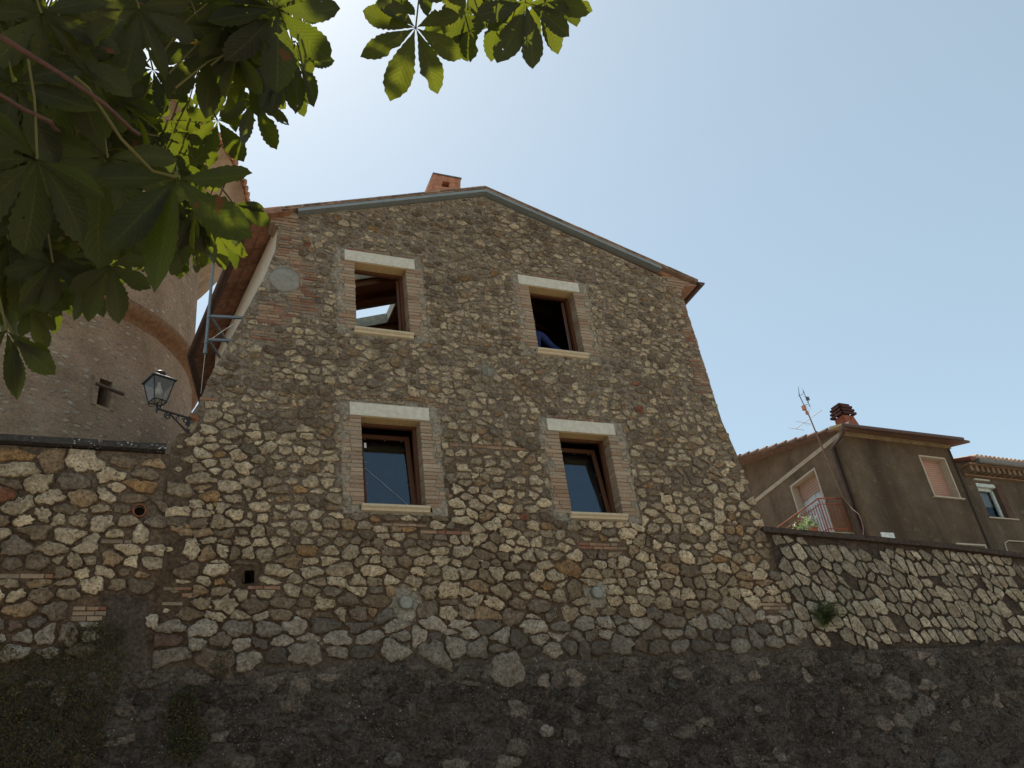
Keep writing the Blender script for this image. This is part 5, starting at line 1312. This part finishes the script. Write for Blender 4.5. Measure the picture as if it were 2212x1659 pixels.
# sprig over the top edge
SPR = [(898, 60, 3.3, .235, -10, 7), (1135, 5, 3.4, .235, 8, 6), (1010, 20, 3.6, .19, -5, 6), (975, 30, 3.8, .20, 20, 5), (1160, -8, 3.5, .225, 32, 5), (845, -18, 3.6, .13, 10, 5), (1065, 25, 3.7, .17, 0, 5), (1210, -45, 3.6, .19, 20, 5), (1000, -60, 3.4, .2, 0, 7), (1100, -80, 3.5, .2, 10, 7), (900, -90, 3.5, .2, -20, 7)]
for (px, py, dd, sz_, ia, nl) in SPR:
    p = at(px, py, dd); a = math.radians(ia); e1 = down*math.cos(a)+rightv*math.sin(a)
    n_ = tocam(p)*.7+np.array([0, 0, -.3])+rng.normal(size=3)*.15
    leaf(p, e1, n_, sz_, True, nl, p-e1*.20+np.array([-.02, .03, .06]), .1)
# branches
trunk = [(-3.6, -9.6, -.05), (-3.62, -9.62, 1.2), (-3.5, -9.5, 2.6), (-3.35, -9.4, 3.8), (-3.2, -9.3, 5.2)]
tb = MB(); tb.tube(trunk, [.30, .24, .21, .18, .13], 14)
BARK = M_plain('chestnut_bark', (.12, .075, .05), .9, .1, 0, 16, .4, .02)
tb.build('trunk', BARK, tree)
TWIG = M_wood('red_brown_twig', (.055, .02, .012), (.10, .038, .022), (8, 8, 8))
branches = [([trunk[2], at(-220, 20, 3.2), at(0, 75, 2.25), at(110, 150, 2.25), at(220, 225, 2.3), at(300, 290, 2.4)], .05),
            ([trunk[2], at(-250, 130, 3.3), at(0, 200, 2.2), at(50, 232, 2.25), at(110, 260, 2.3), at(180, 330, 2.9)], .042),
            ([trunk[1], at(-300, 400, 3.4), at(-20, 460, 3.3), at(110, 500, 3.2), at(170, 530, 3.2)], .032),
            ([trunk[3], at(-150, -250, 3.6), at(150, -60, 3.6), at(380, 60, 3.6), at(480, 110, 3.6), at(560, 170, 3.6)], .05),
            ([trunk[4], at(100, -600, 4.0), at(600, -300, 4.0), at(900, -130, 3.8), at(1130, -60, 3.7), at(1250, -80, 3.7)], .055),
            ([trunk[3], at(-100, -500, 4.3), at(250, -330, 4.4), at(480, -120, 4.2), at(640, -10, 4.0)], .05),
            ([trunk[4], (-3.0, -8.6, 6.4), (-2.2, -7.8, 7.4), (-1.2, -7.2, 7.8)], .09), ([trunk[4], (-3.8, -9.2, 6.8), (-4.2, -9.0, 8.2)], .09),
            ([trunk[3], (-4.3, -10.2, 5.0), (-5.2, -10.8, 6.0)], .09), ([trunk[4], (-2.4, -9.8, 6.2), (-1.4, -10.2, 7.0), (-.5, -10.4, 7.3)], .08)]
bpts = []
for pts, r in branches:
    pts = [np.array(p, float) for p in pts]; fine = []
    for a, c in zip(pts[:-1], pts[1:]):
        for t in np.linspace(0, 1, 7, endpoint=False): q_ = a*(1-t)+c*t; fine.append(q_+.03*np.array([nz(*q_[:2], q_[2], 2), nz(q_[1], q_[2], q_[0], 2), nz(q_[2], q_[0], q_[1], 2)]))
    fine.append(pts[-1]); rs = list(np.linspace(r, .006, len(fine))); rs = [max(.006, x*(1 if i < 7 else .35)) if pts[-1][2] < 6 else x for i, x in enumerate(rs)]
    woodb.tube(fine, [max(.005, q*(.6 if pts[-1][2] < 5.2 else 1)) for q in rs], 7); bpts += fine[5:]
bpts = np.array(bpts)
woodb.build('branch', TWIG, tree)
def near_b(p): d = bpts-p; i = np.argmin((d**2).sum(1)); return bpts[i]
# infill leaves inside the visible mass at several depths
cnt = 0; tries = 0
while cnt < 330 and tries < 24000:
    tries += 1
    px, py = rng.uniform(-60, 700), rng.uniform(-60, 640); dd = rng.uniform(2.9, 5.2)
    ls = .19*F/dd/1.0
    if not inpoly(px, min(py+ls*.35, 2000), mask) and px > 0: continue
    if not inpoly(px, py, mask) and px > 0 and py > 0: continue
    if px > 0 and (not inpoly(px+ls*.55, py+ls*.2, mask) or not inpoly(px, py+ls*.75, mask)): continue
    if any(math.hypot(px-a, py+20-c) < r+ls*.42 for a, c, r in holesk): continue
    p = at(px, py, dd); a = rng.normal()*.7; e1 = down*math.cos(a)+rightv*math.sin(a)
    n_ = tocam(p)*rng.uniform(.2, .9)+rng.normal(size=3)*.35+np.array([0, 0, -.2])
    nb_ = near_b(p); v = nb_-p; L = np.linalg.norm(v); tgt = p+v*min(1, .22/L)
    leaf(p, e1, n_, rng.uniform(.11, .185), True if dd < 3.6 else False, None, tgt); cnt += 1
# rest of the crown, outside the picture, above and to the left
cnt = 0; tries = 0
while cnt < 1000 and tries < 30000:
    tries += 1
    v = rng.normal(size=3); v /= np.linalg.norm(v); rr = rng.uniform(.35, 1)**.5
    p = np.array([-2.1, -8.7, 6.1])+v*rr*np.array([3.3, 2.6, 2.5])
    q_ = proj(p)
    if q_ is not None and -40-0*q_[0] < q_[0] < 2400 and q_[1] > -120 and q_[1] < 1800: continue
    if q_ is not None and q_[0] > 700 and q_[1] > -420 and q_[0] < 2400: continue
    if np.linalg.norm(p-CP) < 1.3: continue
    a = rng.uniform(0, 2*math.pi); e1 = np.array([math.cos(a), math.sin(a), -.5]); n_ = np.array([rng.normal()*.3, rng.normal()*.3, 1.])
    leaf(p, e1, n_, rng.uniform(.18, .26), False, None, p+np.array([-e1[0]*.15, -e1[1]*.15, .08])); cnt += 1
V = np.concatenate(LV); me = bpy.data.meshes.new('crown'); me.from_pydata(V.tolist(), [], LF)
at_ = me.color_attributes.new('col', 'FLOAT_COLOR', 'CORNER'); arr = np.array(LC, dtype=np.float32).reshape(-1, 3); arr = np.c_[arr, np.ones(len(arr), dtype=np.float32)]
at_.data.foreach_set('color', arr.ravel().astype(np.float32)); me.materials.append(M_leaf()); me.polygons.foreach_set('use_smooth', [True]*len(me.polygons))
cr = bpy.data.objects.new('crown', me); COL.objects.link(cr); cr.parent = tree; cr.matrix_parent_inverse = tree.matrix_world.inverted()
stems.build('leaf_stalk', M_plain('yellow_green_stalk', (.10, .085, .022), .6), tree)
print('leaf faces', len(LF))
